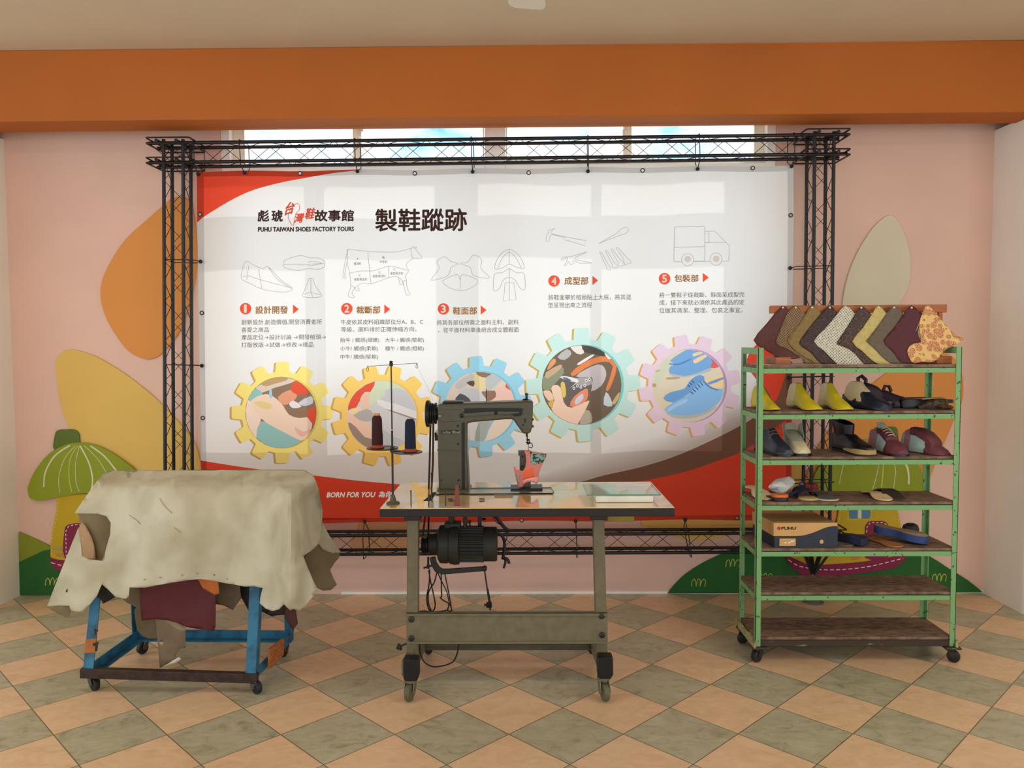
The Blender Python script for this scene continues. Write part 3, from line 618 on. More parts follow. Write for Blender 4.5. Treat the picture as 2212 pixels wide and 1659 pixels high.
keycol = {'banner_red': (236, 82, 58), 'banner_brown': (130, 94, 76), 'gear_yellow': (252, 234, 138), 'gear_yellow_in': (232, 218, 116), 'gear_gold': (254, 214, 118), 'gear_gold_in': (244, 200, 100),
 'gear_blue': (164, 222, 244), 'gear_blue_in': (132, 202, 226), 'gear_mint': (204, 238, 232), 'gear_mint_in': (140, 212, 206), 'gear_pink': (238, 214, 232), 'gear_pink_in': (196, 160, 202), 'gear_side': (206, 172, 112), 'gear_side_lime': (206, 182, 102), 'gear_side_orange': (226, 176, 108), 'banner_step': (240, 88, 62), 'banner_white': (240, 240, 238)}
keycol.update(PC); keycol.update(dict(SHADE))
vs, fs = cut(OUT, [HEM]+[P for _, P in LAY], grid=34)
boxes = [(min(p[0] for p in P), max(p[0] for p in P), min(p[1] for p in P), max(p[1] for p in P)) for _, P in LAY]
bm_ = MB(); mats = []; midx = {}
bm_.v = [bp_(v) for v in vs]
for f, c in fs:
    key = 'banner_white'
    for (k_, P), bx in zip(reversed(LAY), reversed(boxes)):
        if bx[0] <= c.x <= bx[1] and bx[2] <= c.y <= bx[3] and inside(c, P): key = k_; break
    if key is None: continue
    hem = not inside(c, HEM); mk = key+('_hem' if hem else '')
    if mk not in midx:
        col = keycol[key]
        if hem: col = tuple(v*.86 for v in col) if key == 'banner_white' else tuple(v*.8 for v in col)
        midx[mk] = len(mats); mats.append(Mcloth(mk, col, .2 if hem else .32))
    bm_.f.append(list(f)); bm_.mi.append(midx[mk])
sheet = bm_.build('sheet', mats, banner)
for v_ in sheet.data.polygons: v_.use_smooth = True
gm = M('grommet_metal', (60, 58, 56), .35, .6)
for x, y in GROM:
    c = bp_((x, y), .002); MB().tube([c+Vector((.0098*math.cos(2*PI*k/16), 0, .0098*math.sin(2*PI*k/16))) for k in range(16)], .0028, 6, closed=True).build('grommet', gm, banner)

# printed lettering
m_dkb = Mcloth('print_dark_brown', (84, 62, 54), .3); m_txt = Mcloth('print_grey_brown', (122, 110, 104), .3); m_gold = Mcloth('print_gold_brown', (188, 138, 72), .1); m_wht = Mcloth('print_white', (252, 250, 248), .02); m_rd = Mcloth('print_red', (242, 98, 72), .1)
TXT = {}
def glyphs(s, bold):
    c = bpy.data.curves.new('lettering', 'FONT'); c.body = s; c.offset = bold; c.resolution_u = 2
    o = bpy.data.objects.new('lettering', c); COL.objects.link(o)
    dg = bpy.context.evaluated_depsgraph_get(); dg.update()
    m = bpy.data.meshes.new_from_object(o.evaluated_get(dg), depsgraph=dg)
    V = [v.co.to_2d() for v in m.vertices]; Fc = [list(p.vertices) for p in m.polygons]
    bpy.data.objects.remove(o); bpy.data.curves.remove(c); bpy.data.meshes.remove(m)
    return V, Fc
def text(s, x0, x1, y0, y1, mat, name='lettering', bold=0.0, shear=0.0, slope=-.0058, place=None, parent=None, label=None):
    V, Fc = glyphs(s, 0)
    a0, a1 = min(v.x for v in V), max(v.x for v in V); b0_, b1_ = min(v.y for v in V), max(v.y for v in V)
    mb = MB(); place = place or (lambda x, y: bp_((x, y), .0016))
    pts = []
    for v in V:
        u = (v.x-a0)/(a1-a0); q = (v.y-b0_)/(b1_-b0_)
        x = x0+u*(x1-x0)+shear*q*(y1-y0); y = y1-q*(y1-y0)+(x-x0)*slope
        pts.append((x, y))
    bx = bold*(y1-y0)*F and bold*(y1-y0)
    offs = [(0, 0)] if bold < .004 else [(bx*i, bx*j) for i, j in ((0, 0), (1, .3), (-1, -.3), (.3, -1), (-.3, 1))]
    for k, (dx, dy) in enumerate(offs): mb.add([place(*q) - Vector((0, .00003*k, 0)) if parent is None else place(*q) for q in [(p[0]+dx, p[1]+dy) for p in pts]], Fc)
    o = mb.build(name, mat, parent or banner, smooth=False)
    if label: o['label'] = label
    return o
text('彪', 557, 580.7, 454.5, 478.5, m_dkb, 'logo_lettering', .034); text('琥', 587, 610, 454.5, 478.5, m_dkb, 'logo_lettering', .034)
text('台', 613.5, 632.7, 441, 466, m_rd, 'logo_lettering', .03, .25, -.3); text('灣', 635, 653, 462, 482, m_rd, 'logo_lettering', .025, .25, -.1); text('鞋', 657.5, 676.8, 451, 474, m_rd, 'logo_lettering', .03, .25, -.1)
text('故事館', 680, 763.8, 454, 478, m_dkb, 'logo_lettering', .034); text('PUHU TAIWAN SHOES FACTORY TOURS', 557.6, 764.2, 491, 500.5, m_dkb, 'logo_lettering', .055)
text('製鞋蹤跡', 811, 1008, 452, 499.5, m_dkb, 'title_lettering', .022)
for s, x0, x1, y0, y1 in (('設計開發', 552, 621.6, 661.5, 677.8), ('裁斷部', 769.8, 821.2, 661.5, 677.5), ('鞋面部', 978.4, 1030, 663.5, 679.5), ('成型部', 1219.4, 1270.7, 598.5, 615.2), ('包裝部', 1456.9, 1508.8, 593.5, 609)): text(s, x0, x1, y0, y1, m_gold, 'step_heading', .024)
for s, x0, x1, y0, y1 in (('創新設計.創造價值.開發消費者所', 521.4, 695.4, 690.4, 701.6), ('喜愛之商品', 521.4, 581, 707, 718), ('產品定位→設計討論 →開發楦頭→', 521.4, 703.8, 723.3, 734), ('打版放版→試做→修改→樣品', 521.4, 677, 739.7, 750.6),
 ('牛皮依其皮料組織部位分A、B、C', 736, 914, 690.3, 701.3), ('等級，選料排於正確伸縮方向。', 736.6, 899.7, 706.5, 717.5), ('胎牛 / 觸感(細嫩)', 735, 819, 729.8, 741.3), ('大牛 / 觸感(堅韌)', 831.7, 915.6, 729.8, 741.3), ('小牛/ 觸感(柔軟)', 735, 816.6, 748, 759.3), ('種牛 / 觸感(粗糙)', 831.7, 915.6, 748, 759.3), ('中牛/ 觸感(堅軟)', 735, 816.6, 766, 777.3),
 ('將其各部位所需之面料主料、副料', 943.4, 1120.4, 691.3, 702.3), ('、從平面材料車逢組合成立體鞋面', 946, 1120.4, 707.6, 718.6), ('將鞋面攀於楦頭貼上大底，將其造', 1184.4, 1363.4, 636.8, 648.6), ('型呈現出來之流程', 1184, 1278.6, 653.6, 665), ('將一雙鞋子從裁斷、鞋面至成型完', 1424, 1608, 631.6, 643), ('成，接下來就必須依其此產品的定', 1424, 1608, 648, 659.6), ('位做其清潔、整理、包裝之事宜。', 1424, 1604, 665, 676.5)): text(s, x0, x1, y0, y1, m_txt, 'paragraph_lettering', .002)
text('BORN FOR YOU', 705.6, 808.5, 1063.5, 1074.5, m_wht, 'slogan_lettering', .05, .22); text('為你', 817, 845, 1061.5, 1074.5, m_wht, 'slogan_lettering', .03, .22)
for d, (x, y, r) in zip('12345', STEP): text(d, x-(3.0 if d == '1' else 4.8), x+(1.8 if d == '1' else 4.8), y-8, y+8, m_wht, 'step_number', .045)
for s, x, y, hgt in (('A', 772, 559, 4.5), ('B', 828.5, 556, 4.5), ('C', 776.5, 595, 4.5), ('C', 820, 588.5, 4.5), ('C', 852, 582, 4.5)): text(s, x-2.2, x+2.2, y-hgt/2, y+hgt/2, m_txt)
for s, x, y, wd in (('鞋頭料', 772.5, 569.5, 16), ('中底料', 828.5, 565.5, 16), ('後套/鞋舌料', 779, 603.5, 28), ('後套/鞋舌料', 819, 596.5, 28), ('後套/鞋舌料', 857, 590.5, 28)): text(s, x-wd/2, x+wd/2, y-3, y+3, m_txt)

# printed line drawings
m_lin = Mcloth('print_line_grey', (186, 182, 178), .3)
def draw(name, scale, o, lines, w_=.85):
    mb = MB()
    for P, sm, cl in lines:
        Q = [(o[0]+p[0]/scale, o[1]+p[1]/scale) for p in P]
        if sm: Q = [tuple(q) for q in smooth(Q, 4, cl)]
        if cl: Q = Q+[Q[0]]
        strip(mb, Q, 0, w_, wave=lambda q: bp_((q.x, q.y), .0013))
    mb.build(name, m_lin, banner, smooth=False)
A1 = (5.027, (480, 500))
draw('last_drawing', *A1, [([(258, 325), (215, 430), (212, 515), (290, 560), (430, 625), (560, 650), (680, 658), (755, 635), (745, 600), (640, 530), (500, 385), (440, 405), (350, 370)], 1, 1), ([(290, 370), (265, 520)], 0, 0), ([(395, 410), (410, 500), (430, 620)], 1, 0), ([(225, 490), (300, 485), (400, 520), (740, 610)], 1, 0), ([(500, 385), (600, 520), (750, 620)], 1, 0),
 ([(668, 330), (720, 295), (850, 262), (950, 285), (1050, 290), (1110, 330), (1100, 390), (1030, 410), (930, 405), (820, 425), (720, 405), (670, 385)], 1, 1), ([(670, 355), (930, 355), (1100, 350)], 0, 0), ([(930, 340), (960, 325), (1080, 340), (960, 375), (930, 365)], 1, 0), ([(940, 515), (985, 515), (1005, 580), (1060, 660), (1075, 705), (980, 718), (875, 705), (890, 650), (930, 550)], 1, 1), ([(963, 515), (963, 665), (985, 710)], 0, 0), ([(890, 680), (960, 665), (1070, 690)], 1, 0)])
draw('cow_drawing', *A1, [([(1365, 195), (1500, 208), (1700, 222), (1880, 222), (2045, 185), (2075, 160), (2085, 185), (2110, 165), (2105, 200), (2165, 275), (2150, 298), (2080, 290), (2005, 345), (2005, 390), (2025, 430), (1990, 480), (2000, 530), (2010, 620), (2040, 680), (2000, 685), (1975, 600), (1960, 540), (1890, 488), (1800, 505), (1620, 567), (1520, 560), (1440, 615), (1410, 670), (1440, 715), (1390, 715), (1368, 685), (1395, 600), (1385, 460), (1362, 350), (1360, 250)], 1, 1), ([(1365, 195), (1340, 300), (1310, 480), (1330, 510), (1345, 500), (1330, 470), (1355, 330)], 1, 0), ([(1580, 222), (1600, 420), (1615, 565)], 0, 0), ([(1385, 452), (1500, 430), (1650, 425), (1800, 378), (1900, 390), (2015, 425)], 1, 0), ([(1807, 378), (1807, 505)], 0, 0), ([(2048, 188), (2065, 290)], 0, 0), ([(1390, 580), (1440, 610)], 0, 0), ([(1470, 600), (1490, 640), (1460, 640), (1430, 610)], 1, 0), ([(1915, 500), (1930, 570), (1965, 575), (1955, 545)], 1, 0), ([(1960, 540), (2000, 530)], 0, 0)])
A3 = (4.424, (900, 460))
draw('pattern_drawing', *A3, [([(268, 417), (195, 465), (215, 530), (150, 620), (155, 643), (295, 600), (330, 520), (400, 485), (330, 465)], 1, 1), ([(545, 402), (620, 445), (615, 530), (685, 600), (680, 625), (545, 598), (510, 520), (418, 485), (490, 465)], 1, 1), ([(250, 650), (385, 588), (417, 640), (440, 588), (580, 640), (560, 690), (470, 735), (370, 735), (300, 705)], 1, 1), ([(417, 640), (417, 730)], 0, 0),
 ([(745, 530), (790, 410), (885, 347), (980, 410), (1030, 525), (960, 520), (885, 490), (820, 525)], 1, 1), ([(775, 530), (820, 430), (885, 375), (950, 430), (1000, 525)], 1, 0), ([(885, 347), (885, 490)], 0, 0), ([(742, 590), (820, 570), (885, 533), (950, 570), (1025, 580), (1035, 725), (990, 720), (940, 640), (885, 615), (830, 640), (790, 720), (738, 740)], 1, 1), ([(845, 668), (930, 665), (952, 830), (830, 840)], 0, 1), ([(885, 533), (885, 840)], 0, 0)])
draw('tool_drawing', *A3, [([(1320, 147), (1265, 165), (1240, 225), (1235, 270), (1265, 275), (1270, 235), (1290, 205), (1415, 235), (1410, 255), (1610, 312), (1622, 265), (1415, 228), (1290, 198), (1285, 180)], 0, 1), ([(1740, 292), (1850, 230), (1905, 200), (1960, 150), (2005, 135), (2030, 160), (2000, 195), (1910, 225), (1860, 245)], 0, 1), ([(1625, 375), (1560, 390), (1480, 415), (1400, 425), (1385, 455), (1440, 425), (1430, 470), (1410, 500), (1430, 500), (1455, 465), (1470, 495), (1495, 485), (1500, 455), (1560, 480), (1670, 478), (1600, 462), (1510, 440), (1560, 405)], 1, 1)]
 +[([(1748+k*52, 375-k*14), (1766+k*52, 372-k*14), (1835+k*56, 500-k*26), (1850+k*66, 520-k*20), (1855+k*66, 550-k*25), (1820+k*56, 540-k*15), (1815+k*54, 515-k*24)], 0, 1) for k in range(4)])
A5 = (5.529, (1380, 460))
draw('truck_drawing', *A5, [([(425, 175), (445, 166), (770, 157), (788, 170), (788, 570), (775, 575), (650, 578)], 0, 0), ([(425, 175), (418, 570), (430, 583), (515, 583)], 0, 0), ([(425, 410), (788, 402)], 0, 0), ([(790, 220), (905, 217), (1040, 350), (1080, 390), (1075, 565), (1060, 575), (995, 576)], 0, 0), ([(790, 355), (1040, 350)], 0, 0), ([(838, 220), (838, 353)], 0, 0), ([(650, 578), (850, 577)], 0, 0)]
 + [([(cx+72*math.cos(2*PI*k/24), cy+74*math.sin(2*PI*k/24)) for k in range(24)], 0, 1) for cx, cy in ((583, 558), (922, 551))])
mb = MB(); strip(mb, [(540+x/4.424, 420+y/4.424) for x, y in ((450, 83), (475, 105), (470, 150), (440, 180), (425, 240), (415, 300), (395, 290), (365, 225), (365, 190), (385, 150), (410, 110), (450, 83))], 0, 1.2, wave=lambda q: bp_((q.x, q.y), .0015)); mb.build('logo_outline', m_rd, banner, smooth=False)

# ball bungees that tie the banner to the truss
m_rub = M('black_rubber', (20, 20, 22), .5, var=.1)
WH = {'t': 'top edge', 'b': 'bottom edge', 'l': 'left edge', 'r': 'right edge'}
def bungee(x, y, side, which):
    p = bp_((x, y), .014); o = thing('ball_bungee', 'black ball bungee %s' % which, 'elastic cord', p, 'ball bungees along the banner edges')
    MB().sphere(p, .0105).build('ball', m_rub, o)
    if side == 't':
        a, b_ = at(x, 305-(x-322)*.0126, YN), at(x, 366-(x-340)*.0126, YF); z0, z1 = a.z, b_.z
        P = [p, (p.x, YN-.013, z1-.006), (p.x-.004, YN-.013, z0), (p.x-.004, (YN+YF)/2, z0+.004), (p.x+.002, YF+.013, z0), (p.x+.004, YF+.013, z1-.005), p]
    elif side == 'b':
        a, b_ = at(x, 1145-(x-800)*.006, YF), at(x, 1208-(x-800)*.006, YN); z0, z1 = a.z, b_.z; k = .025 if x > 1400 else .004
        P = [p, (p.x+k*.4, YN-.014, z0-.02), (p.x+k, YN-.014, z1+.004), (p.x+k, YN+.02, z1-.001), (p.x+k+.008, YF+.013, z1+.02), (p.x+.008, YF+.013, z0), p]
    else:
        s_ = -1 if side == 'l' else 1
        xa = at(371 if side == 'l' else 1786, y, YF).x; zz = p.z+.004
        P = [p, (p.x+s_*.02, YN-.013, zz), (xa, YN-.0, zz+.004), (xa-s_*.003, YF+.013, zz), (p.x+s_*.03, YF+.014, zz-.004), p]
    MB().tube(P, .0026, 6).build('cord', m_rub, o)
for (x, y), n_ in zip([(528, 373), (772, 370), (1021, 371), (1270, 370), (1507, 365)], ('hooked over the red area above shoe last drawing', 'hooked where red meets white on the banner hem', 'hooked on the banner hem beyond the title', 'hooked on the hem above hammer and awl drawings', 'hooked on the hem above the truck drawing')): bungee(x, y, 't', n_)
for (x, y), n_ in zip([(433, 565), (436, 790)], ('tied to truss column beside shoe last drawing', 'tied to truss column beside the yellow gear')): bungee(x, y, 'l', n_)
for (x, y), n_ in zip([(1707, 579), (1704, 816), (1703, 1043)], ('tied to truss column beside the truck drawing', 'tied to truss column behind the yellow lasts', 'tied to truss column behind the crumpled white wrap')): bungee(x, y, 'r', n_)
for (x, y), n_ in zip([(787, 1126), (1014, 1127), (1243.6, 1126), (1480, 1123)], ('on the banner foot hem beside the hide cart', 'on the banner foot hem just above the motor', 'on the banner foot hem beneath the glass sheet', 'on the banner foot hem between table and rack')): bungee(x, y, 'b', n_)
bungee(428, 376, 't', 'tying the red banner corner to the truss joint'); bungee(1710, 359, 't', 'tying the plain white banner corner to truss joint')
# ---------------------------------------------------------------- casters shared by cart, table and rack
m_tyre = M('caster_rubber', (30, 28, 28), .55, var=.2); m_fork = M('caster_steel', (92, 86, 78), .45, .5, var=.2)
def caster(parent, x, y, ztop, r, wd, yaw=0.0, fork=None, tyre=None):
    d = Vector((math.sin(yaw), -math.cos(yaw), 0)); s_ = Vector((d.y, -d.x, 0)); c = Vector((x, y, r)) + d*r*.45
    mb = MB(); mb.cyl((x, y, ztop), (x, y, ztop-.012), r*.75, n=14); mb.cyl((x, y, ztop-.01), (x, y, r*1.6), r*.3, n=10)
    for k in (-1, 1): mb.bar(Vector((x, y, min(ztop-.008, r*2.1)))+s_*k*wd*.8, c+s_*k*wd*.8, .004, r*.8)
    mb.cyl(c-s_*wd*1.0, c+s_*wd*1.0, r*.18, n=8)
    o = mb.build('caster', fork or m_fork, parent, bevel=.001)
    MB().lathe(c-s_*wd*.55, s_, [(0, r*.72), (wd*.12, r*.95), (wd*.3, r), (wd*.8, r), (wd*.98, r*.95), (wd*1.1, r*.72)], 20).build('wheel', tyre or m_tyre, o)
    return o

# ---------------------------------------------------------------- the hide cart
m_blue = M('worn_blue_paint', (44, 112, 142), .5, var=.25, scale=18, bump=.2, rgb2=(30, 74, 100), lo=.45, hi=.7)
m_rust = M('dark_rusty_steel', (58, 42, 36), .6, .2, var=.3, scale=40, bump=.3)
cart = thing('hide_cart', 'blue steel wheeled cart carrying leather hides', 'cart', (-1.45, 3.5, 0))
CY0, CY1 = 3.225, 3.62
fl, frr, rl, rrr = at(176, 1452.5, CY0), at(557, 1464, CY0), at(298, 1369, CY1), at(634, 1371.5, CY1)
m = MB(); m.bar(fl, frr, .03, .040); m.build('front_rail', m_rust, cart, bevel=.003)
m = MB(); m.bar(rl, rrr, .006, .042); m.bar(rl+Vector((0, -.02, -.02)), rrr+Vector((0, -.02, -.02)), .04, .005); m.build('rear_rail', m_blue, cart, bevel=.001)
for p, q, s_ in ((at(188, 1450, CY0+.016), rl+Vector((.004, -.004, 0)), 1), (at(549, 1459, CY0+.016), rrr+Vector((-.004, -.004, 0)), -1)):
    m = MB(); m.bar(p, q, .006, .042); m.bar(p+Vector((s_*.018, 0, -.02)), q+Vector((s_*.018, 0, -.02)), .036, .005); m.build('side_rail', m_blue, cart, bevel=.001)
for k, (a, q, s1, s2) in enumerate(((at(186, 1446, CY0), at(226, 1062, 3.50), 1, 1), (at(548, 1457, CY0), at(566, 1060, 3.41), -1, 1), (at(298, 1362, CY1), at(290, 1200, 3.58), 1, -1), (at(630, 1366, CY1), at(622, 1200, 3.58), -1, -1))):
    q.z = .80
    mb = MB(); mb.bar(a+Vector((s1*.012, -s2*.004, 0)), q+Vector((s1*.012, -s2*.004, 0)), .042, .005, up=(0, 1, 0)); mb.bar(a+Vector((-s1*.008, s2*.016, 0)), q+Vector((-s1*.008, s2*.016, 0)), .005, .042, up=(0, 1, 0))
    lg = mb.build('leg', m_blue, cart, bevel=.001)
    if k == 0:
        c0 = a.lerp(q, .09); c1 = a.lerp(q, .165); mb = MB(); mb.bar(c0+Vector((.012, -.0075, 0)), c1+Vector((.012, -.0075, 0)), .044, .004, up=(0, 1, 0)); mb.build('tape_band', M('orange_tape', (168, 98, 32), .6, rgb2=(120, 70, 26)), lg)['label'] = 'rusty orange band'
        for P in ([(203, 1357), (213, 1361), (204, 1376)], [(201, 1389), (213.4, 1386), (210, 1406), (200, 1411)]):
            MB().prism([at(x, y, CY0+.025) for x, y in P], [at(x, y, CY0+.029) for x, y in P]).build('leather_tie', M('dark_leather_tie', (60, 40, 30), .6), lg)
for (x, y), zt, r_, yw in (((205, 1491), fl.z-.02, .027, 1.0), ((555, 1498), frr.z-.02, .027, .9), ((308, 1412), rl.z-.022, .027, -.5), ((612, 1418), rrr.z-.022, .027, -.4)):
    p = atz(x, y, 0); caster(cart, p.x-.45*r_*math.sin(yw), p.y+.45*r_*math.cos(yw), zt, r_, .022, yw)
tl, tr = at(226, 1062, 3.50), at(566, 1060, 3.41)
m = MB(); m.bar((tl.x, 3.50, .805), (tr.x, 3.41, .805), .035, .035); m.build('top_rail', m_blue, cart); m = MB(); m.bar((-1.79, 3.58, .805), (-1.09, 3.58, .805), .035, .035); m.build('top_rail', m_blue, cart)
MB().box(-1.76, -1.10, 3.42, 3.61, .823, .838).build('top_board', M('cart_board', (120, 96, 70), .7, var=.2), cart, bevel=.002)
zq = lambda p, x: Vector((x, p.y, p.z))
P = [at(582.8, 1403, 3.30), at(613.7, 1378.6, 3.46), at(613.7, 1414, 3.46), at(584.4, 1445, 3.30)]
MB().prism(P, [p+Vector((-.010, 0, 0)) for p in P]).build('wood_tag', M('orange_wood_tag', (188, 112, 52), .55, rgb2=(140, 78, 36), scale=30, stretch=(1, 1, 6)), cart)['label'] = 'orange wooden tag board on the side rail'

m_hide = M('cream_hide_leather', (200, 193, 168), .62, var=.05, scale=7, bump=.3, spec=.3, rgb2=(172, 163, 132), lo=.36, hi=.72)
m_flesh = M('hide_flesh_side', (134, 118, 88), .85, var=.12, scale=12, bump=.25, spec=.15)
ZT = .866
hide = thing('cream_hide', 'large cream leather hide draped over the blue cart', 'leather hide', (-1.45, 3.5, .86))
def crease(y): return 622+(y-1068)*.24
def fold(x):
    a = 1043+2.5*math.sin(x*.021); b_ = 1066*math.exp(0)-abs(x-626)*.42; k = 1/(1+math.exp(-(x-606)/6))
    return a*(1-k)+b_*k
def hidept(q):
    x, y = q[0], q[1]; yf = fold(x)
    zt = ZT-.004*math.sin(x*.03)
    if y <= yf-5: return atz(x, y, zt)
    Y0 = atz(x, yf, zt).y; d = y-yf
    if d < 6:
        t_ = (d+5)/11; A = atz(x, yf-5+min(d+5, 5)*.75, zt).y; B = Y0-.155*(1-math.exp(-max(0, d)/75)); t_ = t_*t_*(3-2*t_)
        return at(x, y, A*(1-t_)+(B-.004)*t_)
    Y = Y0-.155*(1-math.exp(-d/75))
    Y += .010*math.sin(x*.055+.6)*min(1, d/190) + .006*math.sin(x*.027+y*.018)*min(1, d/60)
    Y += .012*math.exp(-((x-(470-d*.28))/26)**2)*min(1, d/50)*max(0, 1-d/190)
    xc = crease(y)
    if x > xc and y < 1210: Y += (x-xc)*.0058*min(1, d/18)
    if y > 1195 and x > 555: Y += -.018*math.sin((x-556)/19)*min(1, (y-1195)/80)
    xl = 246-(y-1018)*.11
    if x < xl: Y += (xl-x)*.0005*min(1, d/30)
    return at(x, y, Y)
HOUT = [(242.7, 1016.4), (308, 1017), (400, 1016), (480, 1015.5), (568, 1015), (620, 1015), (659, 1016.4), (675.5, 1025.6), (683, 1042), (688.5, 1058), (696.7, 1103.7), (695, 1142.7), (688.5, 1175), (672, 1190), (654.4, 1201), (668, 1235), (685.3, 1271), (675.5, 1289), (660, 1308), (646, 1320), (634, 1315), (626.7, 1318), (613.7, 1305), (603, 1316), (587.7, 1320), (573, 1314), (561, 1303), (563, 1288), (568, 1270), (548, 1266), (529, 1267), (505, 1262), (486.8, 1260), (460, 1254), (434.7, 1251), (404, 1253), (372.9, 1258), (340, 1264), (314, 1269), (280, 1269), (278.5, 1288), (272, 1294), (249, 1289), (234, 1274), (220, 1262), (210, 1286), (194, 1306), (177.6, 1321), (165, 1322), (153, 1318), (150, 1308.7), (125, 1308), (101, 1310), (118, 1268), (140, 1213), (158, 1167), (169.5, 1139.5), (174.4, 1168.7), (177.6, 1201), (190.6, 1207.8), (220.6, 1211.7), (230, 1183), (238, 1155.7), (239.5, 1130), (229.7, 1115), (210, 1109.5), (161.4, 1108.5), (185, 1074), (210, 1038.6), (223, 1024)]
fold2 = fold
vs, fs = cut(HOUT, grid=7, skip=lambda x, y: abs(y-fold(x)) < 10, pts=[(x, fold2(x)+d) for x in range(216, 690, 4) for d in (-8, -4, 0, 4, 8)])
ys = [hidept(v).y for v in vs]; nb_ = [set() for _ in vs]
for f, _ in fs:
    for i in f: nb_[i].update(j for j in f if j != i)
for _ in range(12): ys = [(ys[i]*.4+.6*sum(ys[j] for j in nb_[i])/len(nb_[i])) if nb_[i] else ys[i] for i in range(len(ys))]
hm = MB(); hm.v = [at(v.x, v.y, y_) for v, y_ in zip(vs, ys)]; hm.f = [list(f) for f, _ in fs]; hm.mi = [0]*len(fs)
BE = [hidept((x, 1016.6)) for x in range(243, 672, 12)]; k0 = len(hm.v)
rows = 9
for r_ in range(rows):
    t_ = r_/(rows-1)
    for i, p in enumerate(BE): hm.v.append(Vector((p.x*(1) + .02*t_*(i/len(BE)-.5), p.y+.05*(1-math.exp(-t_*4))+.012*math.sin(i*.8)*t_, p.z-t_*.46)))
n_ = len(BE)
for r_ in range(rows-1):
    for i in range(n_-1): hm.f.append([k0+r_*n_+i, k0+r_*n_+i+1, k0+(r_+1)*n_+i+1, k0+(r_+1)*n_+i]); hm.mi.append(0)
hf = hm.build('hide_face', m_hide, hide, solid=.0022)
for p_ in hf.data.polygons: p_.use_smooth = True
def sheet_px(name, px, Yf, mat, parent=None, th=.0018, grid=9, sm=1, hole=None):
    P = [tuple(p) for p in smooth(px, sm)] if sm > 1 else px
    v_, f_ = cut(P, grid=grid, hole=hole); mb = MB(); mb.v = [at(q.x, q.y, Yf(q.x, q.y) if callable(Yf) else Yf) for q in v_]; mb.f = [list(f) for f, _ in f_]; mb.mi = [0]*len(f_)
    o = mb.build(name, mat, parent, solid=th)
    for p_ in o.data.polygons: p_.use_smooth = True
    return o
def wob(Y, a=.006, kx=.08, ky=.05, ph=0): return lambda x, y: Y+a*math.sin(x*kx+ph)+a*.6*math.sin(y*ky+x*.03)
sheet_px('turned_corner', [(101, 1311), (125, 1309), (150, 1309), (153, 1319), (150, 1331), (142, 1333), (122, 1323)], wob(3.27), m_flesh, hide)['label'] = 'olive underside of the curled corner'
sheet_px('rear_corner', [(695, 1125), (705, 1145), (714.6, 1162), (735.7, 1191.5), (717.8, 1195), (698, 1188), (686, 1172)], wob(3.63), m_hide, hide)
sheet_px('turned_corner', [(680, 1165), (698, 1188), (718, 1195), (734, 1193), (732.5, 1204.5), (722, 1217), (713, 1231), (720, 1248), (727.6, 1263), (714.6, 1274.5), (698, 1276), (676, 1266), (656, 1203)], wob(3.645, .004), m_flesh, hide)['label'] = 'olive underside hanging at the right'
for x, y in ((314, 1251), (348, 1247), (395, 1241.5), (428, 1238), (464, 1241), (493, 1250)):
    c = hidept((x, y))+Vector((0, -.0065, 0)); MB().tube([c+Vector((.0035*math.cos(2*PI*k/10), 0, .0028*math.sin(2*PI*k/10))) for k in range(10)], .0009, 5, closed=True).build('punched_hole', m_flesh, hide)
for P in ([(142, 1278), (144, 1273), (146, 1272), (144.5, 1280)],):
    sheet_px('slit', P, lambda x, y: hidept((x, y)).y-.0035, M('slit_dark', (30, 24, 20), .9), hide, .001)
m_mark = M('hide_scratch', (150, 136, 100), .7)
mb = MB()
for P in ([(279, 1112), (296, 1124), (303, 1132)], [(376, 1139), (386, 1146), (392, 1151)], [(345, 1076), (355, 1092), (372, 1108)]): strip(mb, smooth(P, 4, False), 0, 1.4, wave=lambda q: hidept((q.x, q.y))+Vector((0, -.0022, 0)))
mb.build('scratch_marks', m_mark, hide)
def hideth(label, cat, px, Yf, mat, name='leather_hide', **kw):
    o = sheet_px(name, px, Yf, mat, None, **kw); tag(o, label, cat); return o
hideth('grey suede hide seen through the notch of the cream hide', 'leather hide', [(168, 1104), (240, 1104), (244, 1150), (228, 1216), (184, 1212), (178, 1185), (176, 1150), (172, 1128)], wob(3.37, .004), m_flesh)
hideth('tan leather scrap inside the notch of the cream hide', 'leather scrap', [(170.5, 1140), (177.6, 1128), (185, 1136), (192, 1149), (199, 1163), (203.7, 1178.5), (205.5, 1192), (207, 1209), (190, 1208), (179, 1204), (175, 1168)], wob(3.355, .004), M('tan_leather', (188, 150, 108), .6, var=.08), 'leather_scrap')
hideth('burgundy leather hide hanging beneath the cream hide', 'leather hide', [(299, 1236), (380, 1230), (468, 1236), (466, 1286), (465.6, 1354), (462, 1363), (448, 1361), (431.5, 1359), (416, 1357), (402, 1354), (382.6, 1345), (360, 1339.6), (333.8, 1337), (306, 1340.6), (303, 1300)], wob(3.31, .004), M('burgundy_leather', (92, 28, 34), .6, var=.08, bump=.15, scale=30))
ps = hideth('brown suede piece with round holes, hanging lowest under cart', 'leather scrap', [(334, 1325), (372, 1325), (384, 1350), (400.5, 1360), (400.5, 1400), (389, 1401), (381, 1413), (379, 1420), (364, 1434), (350, 1443), (345, 1442), (342, 1396), (338, 1360)], wob(3.345, .004), M('brown_suede', (128, 108, 82), .85, var=.15, bump=.3), 'leather_scrap', hole=[(348.5+4.6*math.cos(-2*PI*k/14), 1388.4+5.6*math.sin(-2*PI*k/14)) for k in range(14)])
